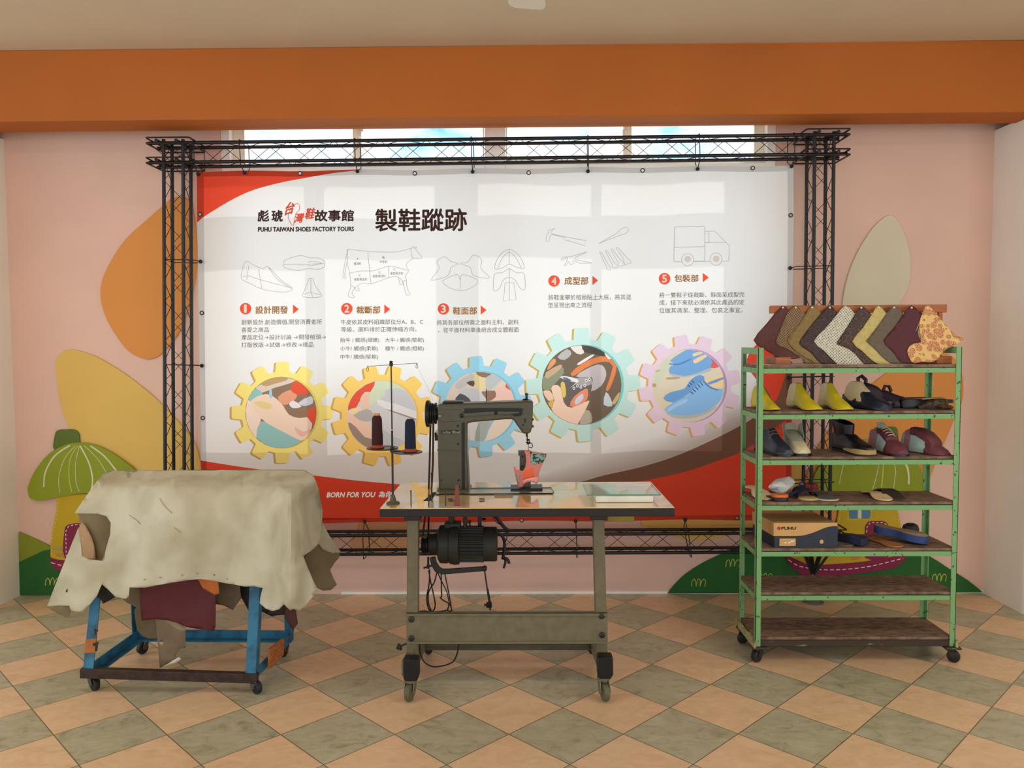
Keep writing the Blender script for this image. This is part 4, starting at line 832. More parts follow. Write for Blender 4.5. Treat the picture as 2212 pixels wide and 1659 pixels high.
sheet_px('pale_edge', [(387.5, 1419), (391, 1424), (382.6, 1430.7), (368, 1436), (356.6, 1440.5), (347, 1446), (345, 1444), (362, 1434), (373, 1427)], 3.335, M('pale_lining', (218, 206, 190), .8), ps)['label'] = 'pale turned lining at the foot'
sheet_px('turned_top', [(352, 1336), (375, 1338), (402, 1356), (400, 1365), (390, 1364), (370, 1352)], 3.338, M('light_suede', (150, 134, 104), .85), ps)
hideth('olive brown suede hide between black scrap and burgundy hide', 'leather hide', [(276, 1248), (330, 1248), (338, 1330), (341, 1379), (322, 1380), (308, 1374), (296, 1361), (291, 1330), (290, 1318), (295, 1312), (275, 1302), (265.5, 1294), (278.5, 1291)], wob(3.38, .006), M('olive_suede', (112, 96, 68), .85, var=.15, bump=.3))
hideth('black leather scrap beside the cart leg with orange band', 'leather scrap', [(214, 1240), (232, 1240), (236, 1269), (251, 1289), (239.5, 1295), (233, 1299), (223, 1304), (219, 1296), (209, 1290), (211, 1278)], wob(3.31, .003), M('black_leather', (24, 20, 20), .5, var=.1), 'leather_scrap')
hideth('dark taupe leather piece between burgundy hide and black hide', 'leather scrap', [(462, 1240), (515, 1246), (521, 1292), (512, 1305), (503, 1318), (494, 1313), (483.5, 1308), (466, 1305)], wob(3.37, .004), M('taupe_leather', (104, 86, 66), .7, var=.1), 'leather_scrap')
hideth('orange leather scrap above the burgundy hide corner', 'leather scrap', [(425, 1246), (470, 1246), (474, 1282), (464, 1285), (450, 1277), (438, 1270)], wob(3.295, .003), M('orange_leather', (196, 106, 40), .6, var=.08), 'leather_scrap')
hideth('black leather hide hanging behind the plain blue cart leg', 'leather hide', [(480, 1240), (600, 1240), (614, 1300), (613.7, 1328), (598, 1329), (587.7, 1331.5), (576, 1326), (565, 1320), (552, 1310), (538, 1322), (530, 1306), (521, 1290), (500, 1268)], wob(3.43, .005), M('black_hide', (30, 22, 22), .55, var=.15))
hideth('maroon leather tail hanging above the orange wooden tag', 'leather scrap', [(606, 1270), (632, 1270), (639.7, 1321), (643.6, 1347), (633, 1361), (626, 1352), (620, 1340), (614, 1328)], wob(3.53, .004), M('maroon_leather', (88, 46, 40), .6, var=.1), 'leather_scrap')

# ---------------------------------------------------------------- the sewing table
TZ = .801; TY0, TY1 = 3.1, 3.675
m_stand = M('grey_green_enamel', (112, 104, 78), .45, var=.1, scale=30, bump=.1)
m_edge = M('dark_table_edge', (26, 18, 15), .45, var=.1)
m_top = M('worn_wood_laminate', (222, 178, 100), .2, var=.08, scale=3.2, spec=.6, rgb2=(230, 206, 160), lo=.42, hi=.62, stretch=(1, 2.4, 1), detail=8)
m_top.node_tree.nodes['Principled BSDF'].inputs['Coat Weight'].default_value = 1.0; m_top.node_tree.nodes['Principled BSDF'].inputs['Coat Roughness'].default_value = .05; m_top.node_tree.nodes['Principled BSDF'].inputs['Coat IOR'].default_value = 1.7
table = thing('sewing_table', 'industrial sewing table with wooden top and grey wheeled stand', 'table', (.02, 3.39, 0))
tx0, tx1 = at(820.5, 1097, TY0).x, at(1457, 1097, TY0).x
MB().box(tx0, tx1, TY0+.003, TY1-.003, TZ-.004, TZ).build('table_top', m_top, table, bevel=.001)
MB().box(tx0-.001, tx1+.001, TY0, TY1, TZ-.036, TZ-.004).build('edge_board', m_edge, table, bevel=.003)
LY = 3.3
legs = []
for (xa, ya), (xb, yb), sg in (((893, 1115), (892, 1432), -1), ((1291.5, 1113), (1299.5, 1425), 1)):
    a, b_ = at(xa, ya, LY), at(xb, yb, LY); a.z = TZ-.037
    m = MB(); m.bar(a, b_, .047, .05, up=(0, 1, 0)); lg = m.build('leg', m_stand, table, bevel=.004)
    m = MB(); m.box(a.x-.034, a.x+.034, LY-.04, LY+.22, a.z-.05, a.z); m.build('top_bracket', M('dark_bracket', (48, 40, 33), .5), lg, bevel=.004)
    X = b_.x+(.004*sg)
    m = MB(); m.bar((X, 3.165, .128), (X-.01*sg, 3.665, .082), .05, .062); ft = m.build('foot_bar', m_stand, table, bevel=.005)
    m = MB(); px = 888.5 if sg < 0 else 1306.5; py = 1444 if sg < 0 else 1439
    c = at(px, py, 3.155)
    prof = [(-.031, .038), (-.027, .044), (.027, .044), (.031, .038), (.032, -.028), (.022, -.046), (-.024, -.046), (-.03, -.034)]
    m.prism([Vector((c.x+u, 3.135, c.z+v_)) for u, v_ in prof], [Vector((c.x+u, 3.192, c.z+v_)) for u, v_ in prof]); m.build('foot_cap', M('black_plastic', (12, 11, 11), .45), ft, bevel=.004)
    caster(table, c.x-.004, 3.168, c.z-.046, .036, .024, 0.25*sg, M('table_caster_fork', (120, 112, 90), .45, .4), M('grey_green_wheel', (92, 90, 66), .5))
    caster(table, X-.02*sg, 3.645, .053, .024, .018, .8)
pa, pb = at(877.5, 1326, 3.265), at(1312.5, 1319.5, 3.265)
m = MB()
zt_, zb_ = at(1095, 1324, 3.265).z, at(1095, 1391, 3.265).z
m.box(pa.x, pb.x, 3.265, 3.271, zb_, zt_); m.box(pa.x, pb.x, 3.265, 3.29, zt_-.004, zt_); m.box(pa.x, pb.x, 3.259, 3.265, zt_-.012, zt_-.002); m.box(pa.x, pb.x, 3.259, 3.265, zb_+.002, zb_+.012)
m.build('front_panel', m_stand, table, bevel=.0015)
for x, y in ((888.5, 1338), (1300, 1331), (888.5, 1379), (1301, 1372)):
    p = at(x, y, 3.261); MB().lathe(p+Vector((0, .006, 0)), (0, -1, 0), [(0, .013), (.008, .013), (.010, .008), (.013, .008), (.0135, .002)], 8).build('bolt', M('dark_bolt', (60, 56, 50), .4, .6), table)
m = MB(); m.bar((at(912, 1397, 3.51).x, 3.51, .084), (at(1275, 1395, 3.51).x, 3.51, .084), .03, .022); m.build('rear_crossbar', M('dark_stand_paint', (84, 76, 58), .5, var=.15), table, bevel=.002)
p = at(1312, 1127, 3.35); q = at(1370, 1127, 3.35); MB().box(p.x, q.x, 3.35, 3.49, p.z, TZ-.037).build('drawer', M('olive_drawer', (150, 130, 30), .45), table, bevel=.003)
p = at(860, 1400, 3.27); m = MB(); m.lathe((p.x-.01, 3.29, p.z-.01), (1, .1, .5), [(0, .004), (.014, .016), (.02, .014), (.022, .004), (.05, .004)], 12); m.build('side_knob', M('dark_bolt', (60, 56, 50), .4, .6), table)
for x, y, h, mm in ((888, 1093, .062, 0), (926, 1094, .05, 0), (932.5, 1084, .12, 0), (962.5, 1092.5, .07, 0)):
    b_ = atz(x, y, TZ); m = MB(); m.cyl(b_, b_+Vector((0, 0, h)), .0023, n=8); m.cyl(b_+Vector((0, 0, h-.003)), b_+Vector((0, 0, h)), .0038, n=8); m.build('spool_pin', M('dark_bolt', (60, 56, 50), .4, .6), table)
b_ = atz(987.5, 1091.5, TZ); m = MB(); h = .083; m.rings([[(b_.x+u*w_, b_.y+v_*w_, TZ+z) for u, v_ in ((-1, -1), (1, -1), (1, 1), (-1, 1))] for z, w_ in ((0, .0115), (h, .0065))]); m.build('wooden_peg', M('peg_wood', (124, 62, 44), .5), table, bevel=.001)['label'] = 'tapered reddish wooden peg'
for x, y in ((973, 1078.5), (975, 1082.5), (1041, 1077.5), (1041, 1082.5)):
    c = atz(x, y, TZ+.0003); MB().lathe(c, (0, 0, 1), [(0, .012), (.0016, .0115), (.002, .009)], 18).build('plug', M('plug_brown', (84, 58, 34), .4), table)
Q = [(914, 1082), (931, 1081.5), (944, 1063), (936, 1063)]
MB().prism([atz(x, y, TZ+.0006) for x, y in Q], [atz(x, y, TZ-.001) for x, y in Q]).build('belt_slot', M('slot_black', (18, 16, 15), .8), table)

# ---------------------------------------------------------------- the post bed machine head
m_head = M('olive_machine_enamel', (74, 68, 46), .38, var=.06, scale=60, bump=.06, spec=.5)
m_dark = M('dark_machine_parts', (24, 22, 22), .4, .2, var=.1); m_steel = M('dull_steel', (150, 144, 130), .35, .8, var=.1)
HY0, HY1 = 3.46, 3.565; HYC = (HY0+HY1)/2
head = thing('sewing_machine', 'olive green post bed sewing machine head on wooden table', 'sewing machine', (at(1045, 1062, HYC).x, HYC, TZ))
def slab(mb, px, y0, y1):
    f = [at(p[0], p[1], y0) for p in px]; mb.prism(f, [Vector((v.x, y1, v.z)) for v in f]); return mb
body = [(947.7, 1060), (945.5, 974.5), (944.8, 878), (946.5, 873), (1060, 869.5), (1144, 866), (1149.5, 867), (1151.7, 871), (1150, 921), (1146, 936), (1130, 937.5), (1117, 919), (1108, 906), (1090, 906.3), (1020, 912.3), (1011.4, 914.5), (1008, 919), (1008, 970), (1012.8, 1060)]
slab(MB(), body, HY0, HY1).build('body', m_head, head, bevel=.008, seg=3)
slab(MB(), [(939, 1066.5), (946, 1058.5), (1013, 1058.5), (1018, 1065.5)], HY0-.02, HY1+.02).build('base_flange', m_head, head, bevel=.003)
slab(MB(), [(950, 884), (994, 884.5), (995, 910), (952, 911.5), (948, 908), (948.5, 888)], HY0-.0025, HY0+.004).build('cover_plate', m_head, head, bevel=.0015)
slab(MB(), [(944.2, 970.5), (997, 973), (997, 975.5), (944.2, 974)], HY0-.003, HY0+.004).build('seam_rib', m_head, head, bevel=.001)
slab(MB(), [(997, 914), (1004, 912), (1004, 1058), (998, 1058)], HY0-.002, HY0+.004).build('edge_groove', m_dark, head, bevel=.001)
slab(MB(), [tuple(q) for q in smooth([(1004, 884), (1010, 882), (1122, 881.5), (1128, 886), (1129, 891), (1127, 897), (1120, 899.5), (1108, 899), (1100, 895), (1006, 892), (1003, 889)], 2)], HY0-.0015, HY0+.004).build('lever_slot', m_dark, head)
slab(MB(), [(998, 893.5), (1060, 888.5), (1120, 889), (1124, 892), (1105, 895), (1060, 896.5), (1000, 901)], HY0-.008, HY0-.001).build('lever', m_head, head, bevel=.0015)
slab(MB(), [(1085, 898), (1102, 897), (1103, 902), (1086, 903)], HY0-.006, HY0).build('stop_block', m_head, head, bevel=.001)
for x, y, r_ in ((1071.5, 891, .009), (998, 898, .009), (950, 899, .005), (989, 920, .0045), (989.5, 959, .0045), (990.5, 1037, .0045), (991, 1051, .0045), (953.5, 1037, .003), (1130, 918, .004)):
    p = at(x, y, HY0); MB().lathe(p+Vector((0, .002, 0)), (0, -1, 0), [(0, r_), (.005 if r_ < .008 else .011, r_), (.006 if r_ < .008 else .0125, r_*.7)], 12).build('screw', m_steel if x == 950 else m_dark, head)
slab(MB(), [(1133, 904), (1135.5, 904), (1135.5, 914), (1133, 914)], HY0-.0025, HY0+.003).build('slit', m_dark, head)
slab(MB(), [(953.5, 929.5), (993, 929), (993, 937), (953.5, 937.5)], HY0-.0022, HY0+.002).build('name_plate', m_dark, head)
text('Golden Wheel', 955, 992, 930.6, 936.4, M('plate_lettering', (206, 196, 160), .5), 'plate_lettering', .03, .15, place=lambda x, y: at(x, y, HY0-.0028), parent=head)
slab(MB(), [(955.5, 872), (957, 867), (998, 867), (1001, 870.5)], HY0+.012, HY1-.012).build('oil_cap', m_dark, head, bevel=.002)
p = at(1051, 869, HYC); MB().cyl(p, p+Vector((0, 0, .058)), .002, n=8).build('thread_pin', m_dark, head)
p = at(1135.5, 866, HYC); m = MB(); m.lathe(p-Vector((0, 0, .004)), (0, 0, 1), [(0, .018), (.008, .018), (.012, .012), (.014, .010)], 16); m.lathe(p+Vector((.004, 0, .008)), (0, 0, 1), [(0, .006), (.018, .005), (.019, .008), (.024, .008), (.025, .006), (.027, .003)], 12); m.build('pressure_screw', m_dark, head)
for y in (906, 921): p = at(1151, y, HYC); MB().lathe(p-Vector((.002, 0, 0)), (1, 0, 0), [(0, .006), (.004, .006), (.006, .003)], 10).build('face_screw', m_dark, head)
wc = at(932, 893, HYC)
hw = MB().lathe(at(920, 893.5, HYC), (1, 0, 0), [(0, .028), (.001, .054), (.004, .0595), (.010, .0605), (.018, .058), (.021, .05), (.022, .02)], 32).build('hand_wheel', m_dark, head)
MB().lathe(at(930.5, 893, HYC), (1, 0, 0), [(0, .03), (.001, .047), (.006, .047), (.010, .040), (.014, .040), (.019, .0475), (.026, .0475), (.027, .03), (.034, .028)], 28).build('pulley', m_dark, hw)
p = at(943, 945, HYC); m = MB(); m.box(p.x-.006, p.x+.012, HYC-.02, HYC+.02, p.z-.012, p.z+.012); m.cyl(p+Vector((-.004, 0, .0)), p+Vector((-.004, 0, .022)), .005); m.build('clamp', m_dark, head, bevel=.002)
nb = MB()
for (x0, y0, x1, y1, r_) in ((1138, 936, 1138, 943, .005), (1139, 942, 1139.5, 960, .0028), (1137, 950, 1143, 950, .0035), (1136, 956, 1147, 957, .003), (1141, 958, 1141.5, 972, .0013), (1143, 948, 1143, 958, .0025)):
    nb.cyl(at(x0, y0, HYC), at(x1, y1, HYC), r_, n=8)
nb.tube([at(x, y, HYC) for x, y in ((1141, 960), (1145, 957), (1149, 958), (1150.5, 963), (1149, 967.5), (1143, 966))], .0022, 6)
nb.build('needle_bar', m_dark, head)
pl = [(941, 1067.5), (1194, 1065.5), (1196, 1063), (1190, 1053.5), (946, 1054.5)]
MB().prism([atz(x, y, TZ+.0035) for x, y in pl], [atz(x, y, TZ+.0002) for x, y in pl]).build('bed_plate', M('bed_plate_steel', (176, 172, 156), .22, .75, var=.06), head)
m = MB(); m.tube([atz(x, y, TZ+.0035) for x, y in pl], .0016, 6, closed=True); m.build('plate_rim', m_dark, head)
m = MB(); m.tube([atz(x, y, TZ+.0045) for x, y in ((1067, 1069), (1069, 1071), (1106, 1070.5), (1108, 1068.5))], .0022, 6, closed=True); m.build('plate_catch', m_steel, head)
slab(MB(), [(1103, 1056), (1172, 1054.5), (1172, 1058), (1103, 1060)], HY0-.01, HY1-.01).build('throat_plate', m_dark, head, bevel=.001)
slab(MB(), [(1122, 1058), (1122.5, 985), (1119.5, 984), (1119.5, 974.5), (1146, 974.5), (1146.5, 1050), (1149, 1058)], HYC-.022, HYC+.022).build('post', m_head, head, bevel=.003)
for y in (986, 1007.5): p = at(1128, y, HYC-.022); MB().lathe(p, (0, -1, 0), [(0, .004), (.003, .004), (.004, .002)], 10).build('screw', m_dark, head)

m_belt = M('brown_belt', (52, 28, 24), .6)
m = MB(); yb = HYC
for xa, xb, xm in ((930, 925, 911.5), (937, 931.5, 924)):
    pass
P = [at(930.5, 888, HYC+.035), at(928, 1000, HYC+.02), at(925.5, 1066, HYC), at(912.5, 1160, 3.43), at(911.5, 1178, 3.4), at(912, 1193, 3.39), at(918, 1197, 3.39)]
Q = [at(936.5, 888, HYC-.035), at(935, 1000, HYC-.02), at(931.5, 1066, HYC-.01), at(926, 1118, 3.5), at(925, 1160, 3.41), at(923.5, 1186, 3.39), at(919, 1197, 3.39)]
top_ = [at(932, 873.5, HYC+.01), at(934.5, 872.5, HYC-.005)]
m.tube([Vector(v) for v in reversed(P)]+top_+Q, .0045, 8); tag(m.build('drive_belt', m_belt), 'brown drive belt running from hand wheel to motor pulley', 'belt')

# ---------------------------------------------------------------- thread stand with two cones
tb_ = atz(849, 1088, TZ); TYs = tb_.y
stand = thing('thread_stand', 'dark thread stand with two plates holding thread cones', 'thread stand', tb_)
m_st = M('thread_stand_steel', (56, 46, 38), .4, .5, var=.15)
MB().lathe(tb_, (0, 0, 1), [(0, .027), (.004, .0275), (.008, .024), (.010, .014), (.034, .008), (.037, .007)], 20).build('base', M('stand_base_olive', (84, 78, 58), .5), stand)
pt = at(847.5, 788, TYs); pole = MB(); pole.cyl(tb_+Vector((0, 0, .03)), (tb_.x, TYs, at(848, 930, TYs).z), .0042, n=10); pole.cyl((tb_.x, TYs, at(848, 928, TYs).z), (tb_.x, TYs, pt.z), .0028, n=8); pole.build('pole', m_st, stand)
cl = Vector((tb_.x, TYs, at(848, 968, TYs).z)); MB().lathe(cl-Vector((0, 0, .018)), (0, 0, 1), [(0, .006), (.001, .009), (.02, .009), (.024, .007)], 12).build('collar', m_st, stand)
MB().lathe(Vector((tb_.x, TYs, pt.z-.006)), (0, 0, 1), [(0, .005), (.003, .008), (.008, .007), (.012, .0085), (.016, .005), (.02, .008), (.022, .003)], 8).build('finial', m_st, stand)
for s_, ex in ((-1, 797), (1, 897.5)):
    e_ = at(ex, 791 if s_ < 0 else 784.5, TYs); m = MB(); m.tube([Vector((tb_.x, TYs, pt.z)), e_, e_+Vector((s_*.008, 0, -.004)), e_+Vector((s_*.010, 0, -.018)), e_+Vector((s_*.005, 0, -.022)), e_+Vector((s_*.001, 0, -.014)), e_+Vector((s_*.006, 0, .002))], .0011, 6); m.build('thread_guide', m_st, stand)
pz = (at(826, 967.5, TYs).z, at(880, 976, TYs-.03).z)
PLT = [(at(826, 967.5, TYs+.03), .064), (at(881, 976, TYs-.035), .058)]
for c, r_ in PLT:
    m = MB(); m.lathe(c-Vector((0, 0, .004)), (0, 0, 1), [(0, r_-.003), (.001, r_), (.005, r_), (.0055, r_-.004), (.0035, r_-.006), (.0036, .012)], 32); m.bar(c-Vector((0, 0, .003)), cl-Vector((0, 0, .006)), .022, .005); m.cyl(c, c+Vector((0, 0, .06)), .003); m.build('plate', m_st, stand)
def cone_(label, c, h, col, cap):
    o = thing('thread_cone', label, 'thread cone', c, None)
    MB().lathe(c, (0, 0, 1), [(0, .029), (.004, .0295), (.009, .024), (.012, .0225)], 24).build('base_ring', M('red_brown_plastic', (152, 62, 34), .4), o)
    mt = M('thread_'+label.split()[0], col, .85, var=.25, scale=2, bump=.5, stretch=(1, 1, 260), spec=.2)
    MB().lathe(c+Vector((0, 0, .012)), (0, 0, 1), [(0, .0215), (.004, .0225), (h*.8, .0205), (h*.9, .0195), (h*.97, .0155), (h, .012)], 28).build('winding', mt, o)
    if cap: MB().lathe(c+Vector((0, 0, .012+h)), (0, 0, 1), [(0, .0125), (.008, .0125), (.0085, .009)], 20).build('tip', M('orange_tip', (226, 138, 52), .5), o)['label'] = 'orange cone tip'
zb2 = lambda x, y, Y: Vector((at(x, y, Y).x, Y, 0))
c = Vector((at(815.5, 960, TYs+.03).x, TYs+.025, PLT[0][0].z+.0015)); cone_('brown thread cone with orange tip on the thread stand', c, .120, (62, 36, 34), True)
c = Vector((at(886.5, 972, TYs-.035).x, TYs-.035, PLT[1][0].z+.0015)); cone_('navy thread cone on the stand beside the brown one', c, .118, (34, 40, 58), False)
th = MB(); th.tube([at(x, y, TYs) for x, y in ((904, 797), (925, 840), (936, 866))], .0004, 4); tag(th.build('loose_thread', M('grey_thread', (150, 150, 150), .7)), 'thin thread running from guide hook to the hand wheel', 'thread')

# ---------------------------------------------------------------- motor under the table
MY = 3.4
motor = thing('clutch_motor', 'dark finned electric motor hung beneath the sewing table', 'motor', Vector((at(1005, 1120, MY).x, MY, TZ-.037)))
m_mot = M('motor_enamel', (40, 38, 30), .6, var=.12, scale=40, bump=.1)
def ax(x): return at(x, 1175, MY)
ac = ax(1000)
def mr(px): return px/F*MY
def rot(prof_px, n=28, Y=MY):
    x0 = ax(prof_px[0][0]); return MB().lathe(x0, (1, 0, 0), [(mr(x-prof_px[0][0]), mr(r)) for x, r in prof_px], n)
rot([(945, 22), (947, 34), (951, 41), (965, 42), (972, 40), (973, 43), (984, 45), (993, 44), (995, 36)]).build('end_bell', m_mot, motor)
fin = MB(); n_f = 30
R0 = [[], []]
for j, x in enumerate((994, 1045)):
    c = ax(x)
    for k in range(n_f*4):
        a = 2*PI*k/(n_f*4); r_ = mr(39.5 if (k % 4) in (0, 1) else 35.5); R0[j].append(Vector((c.x, c.y+r_*math.cos(a), c.z+r_*math.sin(a))))
fin.rings(R0); fin.build('finned_housing', m_mot, motor)
rot([(1044.5, 30), (1045, 37), (1047, 37.5), (1071, 37.5), (1074, 36), (1074.5, 28)]).build('fan_cover', m_mot, motor)
rot([(926, 16), (928, 22), (946, 24), (950, 30)]).build('clutch_neck', m_mot, motor)
MB().lathe(at(911, 1177, MY), (1, 0, 0), [(0, .02), (.001, .036), (.006, .037), (.012, .031), (.016, .031), (.022, .037), (.028, .037), (.029, .01)], 24).build('motor_pulley', m_dark, motor)
br = MB(); pz1 = at(975, 1131, MY).z
br.box(at(961, 1130, MY).x, at(995, 1130, MY).x, MY-.03, MY+.03, at(975, 1142, MY).z, pz1+.008); br.box(at(970, 1120, MY).x, at(981, 1120, MY).x, MY-.02, MY+.02, pz1, TZ-.037); br.box(at(1001, 1120, MY).x, at(1009, 1120, MY).x, MY-.02, MY+.02, at(1005, 1140, MY).z, TZ-.037)
br.build('mounting_bracket', m_mot, motor, bevel=.004)
lv = MB()
LP = [(934, 1204), (937, 1218), (944, 1230), (955, 1235.5), (970, 1235), (1000, 1232.5), (1050, 1229)]
W_ = [6, 6.5, 7, 6, 5.5, 5.2, 5]
lf, rt = [], []
for i, p in enumerate(LP):
    d = (Vector(LP[min(i+1, 6)])-Vector(LP[max(i-1, 0)])).normalized(); n__ = Vector((-d.y, d.x)); lf.append(Vector(p)+n__*W_[i]); rt.append(Vector(p)-n__*W_[i])
slab(lv, [tuple(q) for q in lf+rt[::-1]], MY-.05, MY-.038); lv.build('clutch_lever', m_mot, motor, bevel=.002)
rd = MB(); e0 = at(1047, 1228, MY-.045); rd.cyl(e0+Vector((0, -.012, 0)), e0+Vector((0, .012, 0)), .010); rd.cyl(at(1047, 1234, MY-.045), at(1059, 1318, MY-.045), .0032); rd.cyl(at(1053, 1272, MY-.043), at(1058.5, 1302, MY-.043), .0045); rd.build('pedal_rod', m_dark, motor)
ck = MB(); c = at(1056.5, 1306, MY-.045); ck.box(c.x-.012, c.x+.012, c.y-.008, c.y+.008, c.z-.012, c.z+.010); ck.cyl(c, c+Vector((-.02, 0, -.002)), .004); ck.cyl(c+Vector((-.018, 0, -.002)), c+Vector((-.021, 0, -.002)), .007); ck.build('rod_clamp', m_dark, motor, bevel=.002)
kb = MB(); k0 = at(925, 1224, MY-.045); kb.cyl(at(925, 1203, MY-.04), k0, .0045); kb.cyl(k0+Vector((-.02, 0, -.006)), k0+Vector((.016, 0, .004)), .004); kb.box(k0.x-.006, k0.x+.006, k0.y-.006, k0.y+.006, k0.z-.008, k0.z+.008); kb.build('tension_screw', m_dark, motor)
hk = MB(); c = at(1039, 1121, 3.5); hk.box(c.x-.010, c.x+.006, 3.42, 3.44, c.z-.016, TZ-.037); hk.cyl(c+Vector((.004, 0, 0)), c+Vector((.022, 0, 0)), .006); tag(hk.build('table_hook', m_dark, bevel=.002), 'small dark hook screwed beneath the table near motor', 'hook')
m_cab = M('black_cable', (22, 18, 18), .5)
def cable(label, px, Y, r=.003, name='cable'):
    P = smooth([(*p, 0) for p in px], 6, False); return tag(MB().tube([at(q.x, q.y, Y if not callable(Y) else Y(q)) for q in P], r, 7).build(name, m_cab), label, 'cable')
cable('looped black cable hanging under the clutch lever bend', [(928, 1230), (927, 1260), (922, 1290), (924, 1310), (929, 1319), (937, 1318), (940, 1305), (936, 1282), (930, 1255), (926, 1232)], 3.38)
cable('black cable crossing behind the hanging cable loop', [(944, 1234), (938, 1258), (929, 1272), (925, 1285), (926, 1305), (931, 1318)], 3.37)
cable('straight black cable with a plug end below clutch lever', [(953, 1240), (953.5, 1270), (954, 1288), (951, 1291), (958, 1297), (968, 1303), (969, 1310), (966, 1318)], 3.37)
cable('thin black cable slanting down to the front panel', [(944, 1234), (955, 1258), (965, 1278), (970, 1300), (977, 1321)], 3.38, .0026)
cable('black cable lying along the upper edge of front panel', [(905, 1322), (915, 1319.5), (930, 1322), (945, 1322), (965, 1318), (975, 1315), (962, 1245), (961, 1238)], 3.28, .0028)
cable('black cable loop sagging below the grey front panel', [(907, 1391), (908, 1410), (915, 1428), (930, 1438.5), (945, 1440), (965, 1436), (980, 1428), (988, 1410), (991, 1388)], 3.33, .0032)
cable('bundled black wires at the fan cover end of motor', [(1076, 1152), (1086, 1160), (1090, 1175), (1088, 1195), (1086, 1208)], 3.4, .007, 'wire_bundle')
cable('short black wire ends fanned below the wire bundle', [(1086, 1205), (1092, 1212), (1088, 1227)], 3.4, .0055, 'wire_end'); cable('short black wire tail pointing away from the motor', [(1087, 1205), (1096, 1208), (1100, 1217)], 3.398, .0065, 'wire_end')
cable('dark wire strap from table down to motor wires', [(1068, 1112), (1080, 1128), (1090, 1140), (1100, 1148)], 3.4, .008, 'wire_strap'); cable('thin brown wire beside the wire strap', [(1064, 1112), (1070, 1126), (1086, 1138), (1095, 1160), (1090, 1172)], 3.39, .0022)

# ---------------------------------------------------------------- things on the table's right
b0_ = atz(1287, 1086, TZ); b1_ = atz(1411, 1085, TZ)
tray = MB(); tray.box(b0_.x, b1_.x, b0_.y, b0_.y+.22, TZ+.0005, TZ+.026)
tag(tray.build('white_box', M('white_card', (232, 226, 210), .6), bevel=.003), 'flat white box beneath the glass sheet on table', 'box')
gy0, gy1 = 3.196, 3.44; ga, gb = at(1268, 1071, gy0).x, at(1428, 1070, gy0).x
m_gl = Mglass('sheet_glass', (.985, 1, .99), .10); m_ge = M('glass_edge_green', (70, 160, 120), .15)
gt = thing('glass_sheet', 'clear glass sheet with green edge on the white box', 'glass sheet', Vector(((ga+gb)/2, 3.35, TZ+.028)))
MB().box(ga+.001, gb-.001, gy0+.001, gy1-.001, TZ+.0285, TZ+.0335).build('pane', m_gl, gt, smooth=False)
m = MB(); m.box(ga, gb, gy0, gy0+.001, TZ+.028, TZ+.034); m.box(ga, ga+.001, gy0+.001, gy1, TZ+.028, TZ+.034); m.box(gb-.001, gb, gy0+.001, gy1, TZ+.028, TZ+.034); m.build('edge', m_ge, gt, smooth=False)
m = MB(); m.box(ga+.03, gb-.035, gy0+.03, gy1-.02, TZ+.0265, TZ+.0278); tag(m.build('paper_sheet', M('white_paper', (240, 240, 238), .7)), 'white paper lying between glass sheet and white box', 'paper')

# coral shoe upper on the machine's post
up = thing('shoe_upper', 'coral pink shoe upper held under the sewing needle', 'shoe upper', at(1140, 1050, 3.46))
def upY(x, y): return 3.475-.045*math.cos((x-1140)/34*1.2)-.012*math.sin((y-975)/24)
UPO = [(1131.5, 971.8), (1143.6, 973.5), (1180.5, 980), (1179.6, 986.4), (1174, 998), (1169.3, 1007), (1164, 1020.7), (1162.5, 1041.4), (1158, 1045.7), (1153.9, 1042), (1147, 1040), (1138, 1042), (1129.8, 1047.4), (1129, 1052), (1120.4, 1053.4), (1114.4, 1032.8), (1109.2, 1007.9), (1113.5, 1008.7), (1115, 1013), (1122, 1016), (1129.8, 1017.3), (1135, 1008.7), (1136.7, 996.7), (1135.8, 982)]
sheet_px('vamp', UPO, upY, M('coral_leather', (214, 124, 112), .5, var=.06), up, .0016, 4)
sheet_px('floral_quarter', [(1145, 975.5), (1179.5, 981.5), (1177.5, 991), (1172, 999), (1160, 1003), (1153.5, 1004.5), (1146, 999)], lambda x, y: upY(x, y)-.0022, M('floral_print', (40, 54, 52), .6, rgb2=(128, 162, 150), lo=.47, hi=.53, scale=90, detail=1), up, .0012, 4)['label'] = 'dark floral print quarter'
sheet_px('lining', [(1134, 1016), (1152, 1011), (1154, 1031), (1142, 1033), (1130, 1037)], lambda x, y: upY(x, y)-.002, M('orange_lining', (238, 104, 60), .6), up, .001, 5)
sheet_px('floral_quarter', [(1113, 1020), (1122, 1024), (1121, 1044), (1118, 1046)], lambda x, y: upY(x, y)-.002, M('pale_print', (190, 150, 130), .6, rgb2=(120, 130, 120), lo=.45, hi=.55, scale=120, detail=1), up, .001, 5)
sheet_px('turned_edge', [(1130, 1037), (1142, 1033), (1154, 1031), (1162, 1030), (1162, 1041), (1158, 1045), (1153.9, 1041), (1147, 1039), (1138, 1041), (1130, 1046)], lambda x, y: upY(x, y)-.003, M('pale_coral', (238, 160, 150), .5), up, .001, 5)
mb = MB()
for i, y in enumerate((976, 983, 989, 996, 1003)): mb.sphere(at(1140, y, upY(1140, y)-.002), .0012, 6)
mb.build('eyelets', M('eyelet_dark', (80, 40, 40), .5), up)
